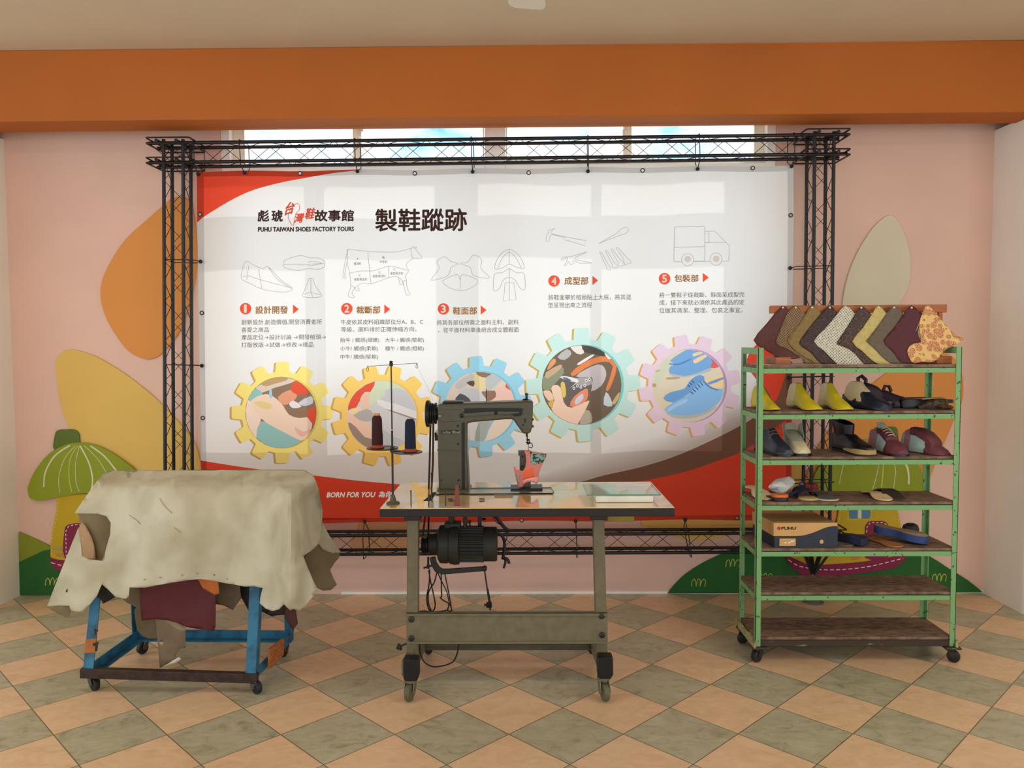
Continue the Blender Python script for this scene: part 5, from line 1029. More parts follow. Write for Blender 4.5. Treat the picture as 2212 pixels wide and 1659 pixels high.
# ---------------------------------------------------------------- the green rack
m_green = M('chipped_green_paint', (120, 166, 106), .5, var=.1, scale=55, bump=.15, rgb2=(58, 74, 44), lo=.635, hi=.66, detail=7)
m_grwood = M('worn_shelf_board', (138, 110, 88), .75, var=.3, scale=22, bump=.3, rgb2=(88, 64, 50), lo=.38, hi=.66, stretch=(1, 3.2, 1), detail=8)
m_base = M('rusty_base_rail', (62, 48, 34), .6, rgb2=(112, 150, 92), lo=.66, hi=.72, scale=26, stretch=(.4, 1, 2))
RY0, RY1 = 3.53, 3.80
rx0, rx1 = at(1634.2, 1100, RY0).x, at(2070.5, 1090, RY0).x
rack = thing('shelf_rack', 'chipped green steel rack on wheels holding shoes and lasts', 'shelf rack', ((rx0+rx1)/2, 3.7, 0))
ZR = [1.331, 1.126, .922, .718, .509, .309]; ZTOP = 1.421
A_, T_ = .0245, .004
def angle(mb, x, y, sx, sy, z0, z1):
    mb.box(x, x+sx*A_, y, y+sy*T_, z0, z1); mb.box(x, x+sx*T_, y, y+sy*A_, z0, z1)
for x, sx in ((rx0, 1), (rx1, -1)):
    for y, sy in ((RY0, 1), (RY1, -1)):
        m = MB(); angle(m, x, y, sx, sy, .075, ZTOP); m.build('post', m_green, rack, bevel=.0008)
m = MB(); m.box(rx0, rx1, RY0+.004, RY0+.008, 0, 0) if 0 else None
for s_, x in ((1, rx0), (-1, rx1)):
    m = MB(); m.box(x, x+s_*.004, RY0+A_, RY1-A_, ZTOP-.03, ZTOP); m.build('top_rail', m_green, rack, bevel=.0008)
for i, z in enumerate(ZR):
    for y, s_ in ((RY0, 1), (RY1, -1)):
        m = MB(); m.box(rx0+.005, rx1-.005, y+s_*.004, y+s_*.008, z-.024, z); m.box(rx0+.005, rx1-.005, y+s_*.004, y+s_*.024, z-.003, z); m.build('shelf_rail', m_green, rack, bevel=.0006)
    for x, s_ in ((rx0, 1), (rx1, -1)):
        m = MB(); m.box(x+s_*.001, x+s_*.005, RY0+.008, RY1-.008, z-.024, z-.0005); m.build('side_rail', m_green, rack, bevel=.0006)
    MB().box(rx0+.0055, rx1-.0055, RY0+.0055, RY1-.0055, z+.0005, z+.0125).build('shelf_board', m_grwood, rack, bevel=.0015)
m = MB(); m.box(rx0+.01, rx1-.01, RY0+.002, RY0+.03, .074, .102); m.build('base_rail', m_base, rack, bevel=.003)
m = MB(); m.box(rx0+.01, rx1-.01, RY1-.03, RY1-.002, .074, .102); m.build('base_rail', m_base, rack, bevel=.003)
for x, s_ in ((rx0, -1), (rx1, 1)):
    m = MB(); m.bar((x+s_*.004, RY0-.012, .088), (x+s_*.004, RY1+.02, .088), .012, .034); m.build('side_runner', M('runner_wood', (168, 164, 112), .6, rgb2=(96, 88, 50), lo=.5, hi=.7, scale=25), rack, bevel=.002)
MB().box(rx0+.0055, rx1-.0055, RY0+.008, RY1-.006, .1025, .115).build('shelf_board', m_grwood, rack, bevel=.0015)
for x, y, s_ in ((rx0+.022, RY0+.02, -1), (rx1-.012, RY0+.015, 1), (rx0+.02, RY1-.03, -1), (rx1-.02, RY1-.03, 1)):
    m = MB(); m.box(x-.035, x+.035, y-.032, y+.03, .063, .074); m.build('caster_plate', m_base, rack, bevel=.004)
    caster(rack, x, y, .064, .0275, .024, 1.0*s_, M('rack_caster_fork', (56, 44, 32), .6, .3), m_tyre)
SZ = [z+.0128 for z in ZR]

# ---------------------------------------------------------------- swatch stand with leather samples on the top shelf
m_sw = M('stand_wood', (172, 98, 48), .5, var=.15, scale=10, rgb2=(140, 74, 34), lo=.4, hi=.7, stretch=(1, 1, 5))
SY = 3.66
sw = thing('swatch_stand', 'brown wooden stand with rail holding the leather swatches', 'display stand', Vector((at(1850, 780, SY).x, SY, SZ[0])))
a, b_ = at(1663, 668, SY), at(2043, 667, SY); zc = (a.z+b_.z)/2
MB().box(a.x, b_.x, SY-.012, SY+.014, zc-.0175, zc+.0175).build('rail', m_sw, sw, bevel=.002)
for x0, x1 in ((1673, 1683), (2026, 2034)):
    MB().box(at(x0, 700, SY).x, at(x1, 700, SY).x, SY-.008, SY+.010, SZ[0]+.03, zc-.0175).build('upright', m_sw, sw, bevel=.001)
for x0, x1 in ((1664, 1707), (2010, 2053)):
    xa, xb = at(x0, 780, SY-.06).x, at(x1, 780, SY-.06).x
    MB().box(xa+.02, xb, SY-.075, SY+.08, SZ[0]+.0002, SZ[0]+.034).build('base_block', m_sw, sw, bevel=.002)
def swmat(name, rgb, pat=None, rgb2=None, sc=95):
    if name in MATS: return MATS[name]
    m = M(name, rgb, .55, var=.1, scale=60, bump=.2)
    if not pat: return m
    t = m.node_tree; b = t.nodes['Principled BSDF']; n = t.nodes.new; l = t.links.new
    tc_ = n('ShaderNodeTexCoord'); mp_ = n('ShaderNodeMapping'); l(tc_.outputs['Object'], mp_.inputs['Vector'])
    vo = n('ShaderNodeTexVoronoi')
    if pat == 'holes':
        mp_.inputs['Rotation'].default_value = (0, math.radians(38), 0); mp_.inputs['Scale'].default_value = (1, .001, 1); vo.inputs['Randomness'].default_value = 0; vo.inputs['Scale'].default_value = sc; vo.feature = 'F1'
        rmp = n('ShaderNodeMath'); rmp.operation = 'LESS_THAN'; rmp.inputs[1].default_value = .27; l(mp_.outputs[0], vo.inputs['Vector']); l(vo.outputs['Distance'], rmp.inputs[0])
    else:
        mp_.inputs['Rotation'].default_value = (0, math.radians(40), 0); mp_.inputs['Scale'].default_value = (1, .001, 2.0 if pat == 'croc' else 1); vo.feature = 'DISTANCE_TO_EDGE'; vo.inputs['Scale'].default_value = sc
        rmp = n('ShaderNodeMath'); rmp.operation = 'LESS_THAN'; rmp.inputs[1].default_value = .07; l(mp_.outputs[0], vo.inputs['Vector']); l(vo.outputs['Distance'], rmp.inputs[0])
    mxn = n('ShaderNodeMix'); mxn.data_type = 'RGBA'; l(rmp.outputs[0], mxn.inputs['Factor']); src = b.inputs['Base Color'].links[0].from_socket
    l(src, mxn.inputs['A']); mxn.inputs['B'].default_value = (*lin(rgb2), 1); l(mxn.outputs['Result'], b.inputs['Base Color']); return m
SWT = [
 ('plain reddish brown leather swatch beside the woven one', [(1690.8, 660), (1706, 676), (1730, 700), (1738, 752), (1730, 772), (1706, 776), (1680, 771), (1650, 754), (1627.5, 735), (1655, 700)], swmat('swatch_redbrown', (84, 36, 33))),
 ('brown woven leather swatch with dark holes', [(1717, 660.5), (1740, 678), (1757, 700), (1765, 760), (1768, 783), (1742, 786), (1726, 770), (1700, 754), (1681, 746), (1676.5, 735), (1690, 700), (1702, 674)], swmat('swatch_woven', (134, 104, 68), 'holes', (44, 28, 18), 120)),
 ('plain olive tan leather swatch', [(1754, 660), (1772, 674), (1792, 700), (1798, 760), (1800, 786), (1771, 787), (1755, 781), (1735, 770), (1716, 756), (1702, 738), (1704, 729), (1727, 700), (1742, 676)], swmat('swatch_olive', (140, 114, 60), 'grain', (114, 90, 44), 260)),
 ('dark crocodile leather swatch between olive and white swatches', [(1792, 660), (1808, 676), (1828, 700), (1836, 760), (1836, 787.5), (1811, 788), (1775, 786), (1755, 764), (1732, 748), (1727.5, 738), (1742, 716), (1768, 684)], swmat('swatch_croc_dark', (46, 27, 28), 'croc', (74, 50, 46), 55)),
 ('white perforated leather swatch', [(1826, 660), (1845, 676), (1866, 702), (1876, 760), (1872, 787), (1854, 787.5), (1815, 787), (1806, 784), (1780, 758), (1758, 737), (1782, 710), (1806, 682)], swmat('swatch_white', (204, 199, 178), 'holes', (116, 108, 90), 105)),
 ('dark crocodile leather swatch between white and pale yellow swatches', [(1860, 660), (1879, 676), (1900, 702), (1908, 760), (1908, 786), (1886, 786), (1866, 786), (1848, 764), (1830, 752), (1812, 745), (1808.4, 739), (1824, 716), (1843, 686)], swmat('swatch_croc_brown', (54, 33, 27), 'croc', (92, 68, 54), 60)),
 ('pale yellow leather swatch', [(1897, 660), (1912, 674), (1930, 700), (1942, 760), (1940, 786), (1915, 786.5), (1897, 786), (1880, 775), (1862, 758), (1840.6, 738), (1864, 708), (1885, 676)], swmat('swatch_yellow', (190, 170, 102))),
 ('plain grey brown leather swatch', [(1931, 659.5), (1948, 674), (1968, 702), (1978, 760), (1976, 786), (1946, 786), (1925, 785), (1905, 770), (1890, 754), (1872.4, 738), (1873, 734), (1895, 706), (1916, 676)], swmat('swatch_taupe', (98, 84, 66))),
 ('deep burgundy leather swatch beside the floral one', [(1968.7, 659), (1986, 673), (1996, 685), (2000, 740), (1990, 784.5), (1975, 785.5), (1946, 782), (1934, 765), (1920, 751), (1909, 735), (1930, 710), (1948, 684), (1956, 672)], swmat('swatch_burgundy', (78, 16, 28))),
 ('yellow floral printed leather swatch with a folded edge', [(2003, 658.5), (2014, 668), (2033, 690.5), (2050, 709), (2063, 724), (2072, 727), (2081, 731.5), (2078, 737), (2058, 748), (2040, 757.5), (2032, 768), (2023, 777.5), (2009, 783), (1992, 781), (1975, 785), (1965, 776), (1960, 761), (1962, 753), (1967, 746), (1978, 741), (1989, 739), (1986.5, 718), (1986, 697), (1993, 675)], None)]
m_flo = M('swatch_floral', (222, 184, 112), .6, var=.04, scale=20)
t = m_flo.node_tree; b = t.nodes['Principled BSDF']; n = t.nodes.new; l = t.links.new
tc_ = n('ShaderNodeTexCoord'); mp_ = n('ShaderNodeMapping'); mp_.inputs['Scale'].default_value = (1, .001, 1); l(tc_.outputs['Object'], mp_.inputs['Vector'])
vo = n('ShaderNodeTexVoronoi'); vo.inputs['Scale'].default_value = 36; vo.inputs['Randomness'].default_value = .6; l(mp_.outputs[0], vo.inputs['Vector'])
v2 = n('ShaderNodeTexNoise'); v2.inputs['Scale'].default_value = 300; v2.inputs['Detail'].default_value = 1; l(mp_.outputs[0], v2.inputs['Vector'])
m1 = n('ShaderNodeMath'); m1.operation = 'LESS_THAN'; m1.inputs[1].default_value = .56; l(vo.outputs['Distance'], m1.inputs[0])
m2 = n('ShaderNodeMath'); m2.operation = 'GREATER_THAN'; m2.inputs[1].default_value = .47; l(v2.outputs['Fac'], m2.inputs[0])
m3 = n('ShaderNodeMath'); m3.operation = 'MULTIPLY'; l(m1.outputs[0], m3.inputs[0]); l(m2.outputs[0], m3.inputs[1])
mxn = n('ShaderNodeMix'); mxn.data_type = 'RGBA'; l(m3.outputs[0], mxn.inputs['Factor']); l(b.inputs['Base Color'].links[0].from_socket, mxn.inputs['A']); mxn.inputs['B'].default_value = (*lin((178, 92, 70)), 1); l(mxn.outputs['Result'], b.inputs['Base Color'])
m_pin = M('pin_ivory', (222, 210, 180), .35)
PINX = [1690.8, 1718.5, 1754, 1792, 1826, 1860, 1897, 1931, 1968.7, 2003]
for i, (lab, P, mt) in enumerate(SWT):
    Ys = SY-.016-i*.0035
    yy = lambda x, y, Ys=Ys: Ys-.05*max(0, (y-700)/88)**1.5 + .01*math.sin((x+y)*.035)*max(0, (y-680)/100)
    o = thing('leather_swatch', lab, 'leather sample', at(PINX[i], 665, Ys), 'leather samples pinned on the wooden stand')
    sheet_px('leather', P, yy, mt or m_flo, o, .0014, 9, 2)
    p = at(PINX[i], 664.5, Ys); MB().lathe(p+Vector((0, .003, 0)), (0, -1, 0), [(0, .0045), (.005, .005), (.008, .004), (.009, .0015)], 12).build('pin', m_pin, o)
    if i == 9:
        sheet_px('folded_back', [(1992, 678), (1986, 700), (1989, 740), (1968, 746), (1976, 722)], lambda x, y: yy(x, y)+.004, M('swatch_back', (202, 192, 158), .8), o, .001, 9)
m = MB(); q = [at(x, y, RY0+.006) for x, y in ((1660, 0), (0, 0))] if 0 else None
MB().box(rx0+.02, rx1-.2, RY0+.01, RY1-.02, SZ[0], SZ[0]+.0006).build('shelf_paper', M('shelf_paper', (190, 180, 160), .8), None, smooth=False)
tag(bpy.data.objects['shelf_paper'], 'thin pale paper lying under the swatch stand', 'paper liner')

# ---------------------------------------------------------------- shoes and lasts
class Fr:
    """local frame: s along the foot from heel to toe, q sideways, z up"""
    def __init__(s, o, yaw, pitch=0.0):
        s.o = Vector(o); s.d = Vector((math.cos(yaw), math.sin(yaw), 0)); s.n = Vector((-s.d.y, s.d.x, 0)); s.p = math.tan(pitch)
    def __call__(s, a, q, z): return s.o+s.d*a+s.n*q+Vector((0, 0, z+a*s.p))
def ring(fr, a, w_, zb, zt, tw, off=0.0):
    h = zt-zb; pts = [(-.8, 0), (.8, 0), (1, .16), (1, .34)]
    R = [(-.8*w_, zb), (.8*w_, zb), (w_, zb+.15*h), (w_*.99, zb+.32*h), (w_*.45+tw*.55, zb+.62*h), (tw, zb+.92*h), (tw*.6, zt), (-tw*.6, zt), (-tw, zb+.92*h), (-(w_*.45+tw*.55), zb+.62*h), (-w_*.99, zb+.32*h), (-w_, zb+.15*h)]
    return [fr(a, q+off, z) for q, z in R]
def loft(fr, secs, mb=None, sc=1.0, k=3, two=None):
    mb = mb or MB(); D = smooth([Vector(q) for q in secs], k, False)
    mb.rings([smooth(ring(fr, d[0]*sc, max(d[1], .002)*sc, max(0, d[2])*sc, d[3]*sc, max(d[4], .001)*sc), 2) for d in D])
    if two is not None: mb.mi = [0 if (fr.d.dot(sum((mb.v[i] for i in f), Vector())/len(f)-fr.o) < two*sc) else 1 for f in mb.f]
    return mb
LAST = [(0, .008, .020, .050, .005), (.006, .020, .010, .082, .012), (.025, .028, .006, .112, .015), (.05, .031, .006, .123, .016), (.085, .030, .012, .122, .015), (.10, .031, .013, .108, .015), (.13, .035, .011, .082, .016), (.165, .042, .005, .056, .018), (.2, .044, .001, .040, .020), (.225, .038, .003, .031, .016), (.242, .024, .007, .022, .010), (.25, .008, .011, .016, .004)]
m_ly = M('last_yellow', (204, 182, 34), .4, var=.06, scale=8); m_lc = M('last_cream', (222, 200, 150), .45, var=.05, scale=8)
m_lyd = M('last_hole', (90, 76, 40), .6)
def lastshoe(label, px, Y, z, yaw, sc=1.0):
    p = at(px[0], px[1], Y); o = thing('shoe_last', label, 'shoe last', (p.x, Y, z), 'yellow shoe lasts on the second shelf')
    fr = Fr((p.x, Y, z), yaw)
    loft(fr, LAST, None, sc, 4, .082).build('last_body', [m_lc, m_ly], o); m = MB(); m.cyl(fr(.06*sc, 0, .115*sc), fr(.06*sc, 0, .1245*sc), .0045, n=10); m.build('pin_hole', m_lyd, o)  # cream heel end: heel paint plus its lit side put into the colour
    m = MB(); m.rings([ring(fr, a*sc, .0, z_*sc, z_*sc+.001, .0) for a, z_ in ((.3, 0), (.31, 0))]) if 0 else None
    return o
Z2 = SZ[1]
o = thing('shoe_last', 'yellow shoe last half hidden by the green rack post', 'shoe last', (at(1640, 884, 3.68).x, 3.7, Z2), 'yellow shoe lasts on the second shelf')
fr = Fr((at(1640, 884, 3.68).x-.005, 3.75, Z2), -1.4); loft(fr, LAST, None, .86, 4).build('last_body', m_ly, o)
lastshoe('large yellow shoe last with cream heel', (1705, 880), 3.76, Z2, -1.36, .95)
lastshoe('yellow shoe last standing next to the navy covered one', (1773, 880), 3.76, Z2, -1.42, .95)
m_nav = M('navy_upper_leather', (30, 34, 48), .35, var=.15); m_blkl = M('black_shoe_leather', (26, 22, 24), .32, var=.12); m_plum = M('dark_plum_leather', (48, 30, 44), .4, var=.15)
pz_ = at(1816, 884, 3.74)
o = thing('covered_last', 'cream last wearing a navy leather upper', 'shoe last', (pz_.x, 3.74, Z2)); fr = Fr((pz_.x+.03, 3.76, Z2), -1.15)
loft(fr, LAST[:7]).build('last', m_lc, o)
NV = [(-.004, .012, .0, .062, .010), (.0, .025, .0, .060, .02), (.03, .034, .0, .05, .03), (.06, .035, .0, .036, .032), (.085, .034, .0, .05, .03), (.105, .035, .0, .076, .022), (.13, .038, .0, .078, .024), (.165, .045, 0, .06, .026), (.2, .047, 0, .047, .028), (.23, .038, 0, .036, .02), (.25, .014, 0, .02, .008)]
loft(fr, NV).build('upper', m_nav, o)
def crumple(name, label, cat, px, Y, z, size, mat, seed, squash=(1, 1, 1), yaw=0.0, lumps=5, group=None, parent=None, sub=4):
    """soft irregular leather or paper piece: a lumpy closed shell resting on the shelf"""
    rnd = random.Random(seed); p = at(px[0], px[1], Y); c = Vector((p.x, Y, z))
    bm = bmesh.new(); bmesh.ops.create_icosphere(bm, subdivisions=sub, radius=1)
    dirs = [(Vector((rnd.uniform(-1, 1), rnd.uniform(-1, 1), rnd.uniform(-.5, 1))).normalized(), rnd.uniform(.25, .6), rnd.uniform(2.2, 6)) for _ in range(lumps*4)]
    mb = MB(); R = Matrix.Rotation(yaw, 3, 'Z')
    for v in bm.verts:
        d = v.co.normalized(); r_ = .75
        for q, a, s_ in dirs: r_ += a*math.exp(-s_*2.2*(1-d.dot(q)))*.42*(1 if s_ < 4.5 else -1.1)
        w_ = R @ Vector((d.x*squash[0]*r_, d.y*squash[1]*r_, d.z*squash[2]*r_)); mb.v.append(w_*size)
    mz = min(v.z for v in mb.v); cut_ = mz*.72
    for i, v in enumerate(mb.v): mb.v[i] = c+Vector((v.x, v.y, max(v.z, cut_)-cut_))
    bm.faces.ensure_lookup_table(); mb.f = [[v.index for v in f.verts] for f in bm.faces]; mb.mi = [0]*len(mb.f); bm.free()
    o = mb.build(name, mat, parent)
    if label: tag(o, label, cat, group)
    return o
# dark half made uppers lying about the middle of the second shelf
pp = at(1858, 884, 3.73); o = thing('half_made_shoe', 'dark plum half made shoe standing up with a heel loop', 'shoe', (pp.x, 3.74, Z2)); fr = Fr((pp.x, 3.75, Z2), -.30)
loft(fr, [(0, .02, .0, .085, .014), (.01, .03, 0, .108, .02), (.04, .034, 0, .112, .022), (.08, .034, 0, .096, .022), (.1, .035, 0, .078, .02), (.12, .04, 0, .078, .02), (.16, .042, 0, .06, .024), (.2, .038, 0, .048, .018), (.225, .02, 0, .038, .01)]).build('upper', m_plum, o)
m = MB(); m.tube([fr(.0, 0, .10), fr(-.004, 0, .135), fr(.012, 0, .145), fr(.03, 0, .128), fr(.03, 0, .108)], .009, 8); m.build('heel_loop', m_plum, o)
m = MB(); m.tube([fr(.105, 0, .075), fr(.112, 0, .100), fr(.13, 0, .098), fr(.14, 0, .074)], .008, 8); m.build('tongue', m_plum, o)
o = tag(crumple('leather_upper', None, None, (1905, 884), 3.615, Z2, .055, m_blkl, 3, (1.25, .8, .62)), 'black folded shoe upper in front of the plum one', 'shoe upper')
pp = at(1948, 884, 3.68); o = thing('leather_upper', 'black flat folded upper between plum shoe and camouflage upper', 'shoe upper', (pp.x, 3.68, Z2)); fr = Fr((pp.x-.02, 3.68, Z2), .05, .0)
loft(fr, [(0, .02, .004, .030, .014), (.01, .036, 0, .042, .03), (.05, .04, 0, .046, .034), (.1, .036, 0, .042, .03), (.15, .03, .004, .044, .024), (.18, .018, .01, .044, .014)]).build('upper', m_blkl, o); m = MB(); m.bar(fr(.02, 0, .047), fr(.13, .004, .047), .02, .004); m.build('fold', m_plum, o, bevel=.001)
pp = at(1996, 884, 3.61); o = thing('leather_upper', 'brown camouflage upper with tan opening on second shelf', 'shoe upper', (pp.x, 3.62, Z2)); fr = Fr((pp.x-.015, 3.64, Z2), -.05)
loft(fr, [(0, .015, 0, .012, .01), (.03, .036, 0, .028, .028), (.07, .04, 0, .042, .034), (.1, .036, 0, .046, .03), (.125, .03, .004, .044, .02)]).build('upper', M('camo_leather', (86, 66, 40), .6, rgb2=(36, 30, 20), lo=.45, hi=.55, scale=50), o)
m = MB(); m.bar(fr(.02, .01, .043), fr(.12, .012, .050), .03, .004); m.build('opening', M('tan_opening', (182, 150, 88), .7), o, bevel=.001)
m = MB(); m.rings([[fr(.125+d, q*w_, .03+z) for q, z in ((-1, -.004), (1, -.004), (1, .012), (-1, .012))] for d, w_ in ((0, .006), (.02, .016), (.028, .014))]); m.build('strap_end', m_blkl, o, bevel=.002)
tag(crumple('leather_scrap', None, None, (2036, 884), 3.62, Z2, .045, M('brown_scrap', (104, 66, 38), .6, rgb2=(72, 44, 26), scale=40), 11, (1.3, 1.0, .32)), 'flat brown leather scrap lying past the camouflage upper', 'leather scrap')

Z3 = SZ[2]
def shaft(fr, secs, th=.0035):
    """open tube: outer rings then inner rings"""
    def rg(a0, a1, w_, z, tilt): return [fr((a0+a1)/2+(a1-a0)/2*math.cos(2*PI*k/20), w_*math.sin(2*PI*k/20), z+tilt*math.cos(2*PI*k/20)) for k in range(20)]
    mb = MB(); R = [rg(*s_) for s_ in secs]+[rg(s_[0]+th, s_[1]-th, s_[2]-th, s_[3], s_[4]) for s_ in reversed(secs)]
    return mb.rings(R, cap=True)
def laces(fr, pts, r, mat, parent):
    for i, (a, z, w_) in enumerate(pts):
        m = MB(); m.tube([fr(a-.003, -w_, z-.006), fr(a, -w_*.4, z+.002), fr(a+.004, w_*.4, z+.002), fr(a+.002, w_, z-.006)], r, 6); m.build('lace', mat, parent)
# navy and plum lace-up
pp = at(1640, 982, 3.7); o = thing('lace_up_shoe', 'navy and purple shoe with brown laces behind rack post', 'shoe', (pp.x, 3.71, Z3)); fr = Fr((pp.x+.02, 3.77, Z3), -1.32)
loft(fr, [(0, .018, .004, .07, .012), (.008, .028, .004, .095, .02), (.05, .033, .004, .104, .024), (.1, .036, .004, .115, .02), (.12, .038, .004, .104, .02), (.15, .044, .004, .078, .022), (.19, .047, .004, .056, .026), (.22, .04, .004, .044, .022), (.24, .022, .006, .03, .01)]).build('upper', M('navy_sheen_leather', (40, 46, 58), .3, var=.15), o)
loft(fr, [(-.004, .02, 0, .008, .02), (.01, .032, 0, .009, .032), (.1, .034, 0, .009, .034), (.19, .05, 0, .010, .05), (.23, .038, 0, .010, .038), (.248, .012, 0, .009, .012)]).build('sole', m_blkl, o)
loft(fr, [(.0, .0295, .01, .05, .029), (.05, .0345, .01, .048, .033)]).build('heel_patch', M('purple_patch', (110, 60, 96), .5, var=.2, scale=60), o)
laces(fr, [(.108, .116, .016), (.124, .104, .018), (.14, .092, .019)], .0022, M('brown_lace', (120, 84, 64), .7), o)
m = MB(); m.tube([fr(.1, -.01, .115), fr(.09, -.03, .135), fr(.11, -.035, .128), fr(.115, -.01, .112), fr(.10, .02, .13), fr(.12, .03, .118), fr(.125, .0, .104), fr(.15, -.045, .07)], .002, 6); m.build('lace_bow', MATS['brown_lace'], o)
# pale green unlaced shoe
pp = at(1706, 982, 3.76); o = thing('unlaced_shoe', 'pale grey green unlaced shoe with two upright flaps', 'shoe', (pp.x, 3.76, Z3)); fr = Fr((pp.x, 3.78, Z3), -1.62)
m_pg = M('pale_grey_green_leather', (186, 182, 156), .55, rgb2=(110, 146, 140), lo=.55, hi=.7, scale=16)
loft(fr, [(0, .02, .01, .08, .016), (.02, .033, .01, .10, .028), (.08, .038, .01, .088, .03), (.12, .042, .01, .074, .03), (.16, .045, .008, .056, .028)]).build('upper', m_pg, o)
loft(fr, [(.15, .0455, .008, .06, .029), (.18, .046, .008, .05, .028), (.21, .038, .008, .04, .02), (.23, .018, .01, .028, .008)]).build('toe_cap', M('cream_toe', (214, 200, 160), .55), o)
loft(fr, [(-.003, .022, 0, .011, .022), (.02, .036, 0, .012, .036), (.1, .038, 0, .012, .038), (.17, .05, 0, .012, .05), (.215, .042, 0, .012, .042), (.236, .016, 0, .012, .016)]).build('sole', m_blkl, o)
for s_ in (-1, 1):
    m = MB(); m.prism([fr(.02, s_*.034, .085), fr(.10, s_*.040, .06), fr(.125, s_*.036, .07), fr(.06, s_*.044, .135), fr(.03, s_*.038, .12)], [fr(.02, s_*.031, .085), fr(.10, s_*.037, .06), fr(.125, s_*.033, .07), fr(.06, s_*.041, .135), fr(.03, s_*.035, .12)]); m.build('eyelet_flap', m_pg, o, bevel=.001)
m = MB(); m.prism([fr(.03, -.026, .09), fr(.03, .026, .09), fr(.02, .024, .125), fr(.02, 0, .132), fr(.02, -.024, .125)], [fr(.036, -.026, .09), fr(.036, .026, .09), fr(.026, .024, .125), fr(.026, 0, .132), fr(.026, -.024, .125)]); m.build('tongue', m_pg, o, bevel=.001)
# black ankle boot
pp = at(1800, 982, 3.72); o = thing('ankle_boot', 'black ankle boot without laces, tan welt at toe', 'boot', (pp.x, 3.73, Z3)); fr = Fr((pp.x+.03, 3.77, Z3), -1.3)
loft(fr, [(0, .02, .012, .06, .016), (.01, .03, .012, .085, .026), (.06, .034, .012, .088, .03), (.11, .036, .012, .085, .028), (.14, .042, .014, .07, .028), (.18, .046, .018, .056, .03), (.215, .042, .02, .046, .024), (.235, .026, .022, .036, .012)]).build('vamp', m_blkl, o)
shaft(fr, [(.0, .11, .03, .05, 0), (-.004, .116, .034, .10, 0), (-.014, .118, .037, .125, .004), (-.018, .114, .037, .138, -.012)]).build('shaft', m_blkl, o)
loft(fr, [(.10, .036, .012, .022, .036), (.14, .044, .010, .028, .042), (.19, .051, .006, .032, .046), (.225, .044, .006, .030, .04), (.246, .024, .008, .026, .02)]).build('welt', M('tan_welt', (168, 140, 86), .6, var=.1), o, bevel=.002)
loft(fr, [(-.004, .022, 0, .012, .022), (.02, .034, 0, .012, .034), (.08, .034, 0, .012, .034), (.18, .05, 0, .008, .05), (.225, .044, 0, .008, .044), (.246, .022, 0, .008, .022)]).build('sole', M('dark_outsole', (40, 32, 26), .7), o)
# burgundy and mint sneaker
m_bur = M('burgundy_suede', (108, 52, 62), .65, var=.12, scale=40); m_mint = M('mint_leather', (178, 204, 194), .5, var=.05); m_pnk = M('dusty_pink_leather', (176, 126, 128), .55, var=.08)
pp = at(1884, 984, 3.73); o = thing('sneaker', 'burgundy and mint sneaker with cream laces', 'sneaker', (pp.x, 3.74, Z3)); fr = Fr((pp.x+.02, 3.77, Z3), -1.46)
loft(fr, [(0, .018, .006, .075, .012), (.01, .03, .006, .096, .022), (.05, .034, .006, .098, .026), (.09, .036, .006, .094, .024)]).build('quarter', m_pnk, o)
loft(fr, [(.085, .036, .006, .097, .024), (.11, .038, .006, .092, .024), (.14, .042, .006, .076, .026), (.17, .045, .006, .06, .026)]).build('vamp', m_mint, o)
loft(fr, [(.162, .0455, .006, .066, .028), (.19, .047, .006, .055, .03), (.22, .041, .006, .044, .024), (.245, .022, .008, .028, .012)]).build('toe_cap', m_bur, o)
loft(fr, [(-.004, .02, 0, .010, .02), (.01, .033, 0, .010, .033), (.1, .037, 0, .010, .037), (.19, .05, 0, .010, .05), (.23, .04, 0, .010, .04), (.25, .015, 0, .010, .015)]).build('sole', m_blkl, o)
m = MB(); m.rings([[fr(a, q*w_, z+(0 if abs(q) > .8 else .006)) for q in (-1, -.5, 0, .5, 1)]+[fr(a, q*w_, z-.02) for q in (1, 0, -1)] for a, z, w_ in ((.075, .108, .028), (.10, .104, .03), (.13, .09, .031), (.16, .072, .03))]); m.build('eyestay', m_bur, o, bevel=.001)
m = MB(); m.rings([[fr(a, q*w_, z+(0 if abs(q) > .8 else .005)) for q in (-1, 0, 1)]+[fr(a, q*w_, z-.006) for q in (1, 0, -1)] for a, z, w_ in ((.06, .132, .018), (.07, .126, .022), (.085, .112, .022))]); m.build('tongue', m_mint, o, bevel=.001)
laces(fr, [(.088, .116, .022), (.104, .111, .022), (.12, .104, .022), (.136, .095, .021), (.152, .085, .02)], .0024, M('cream_lace', (196, 182, 140), .7), o)
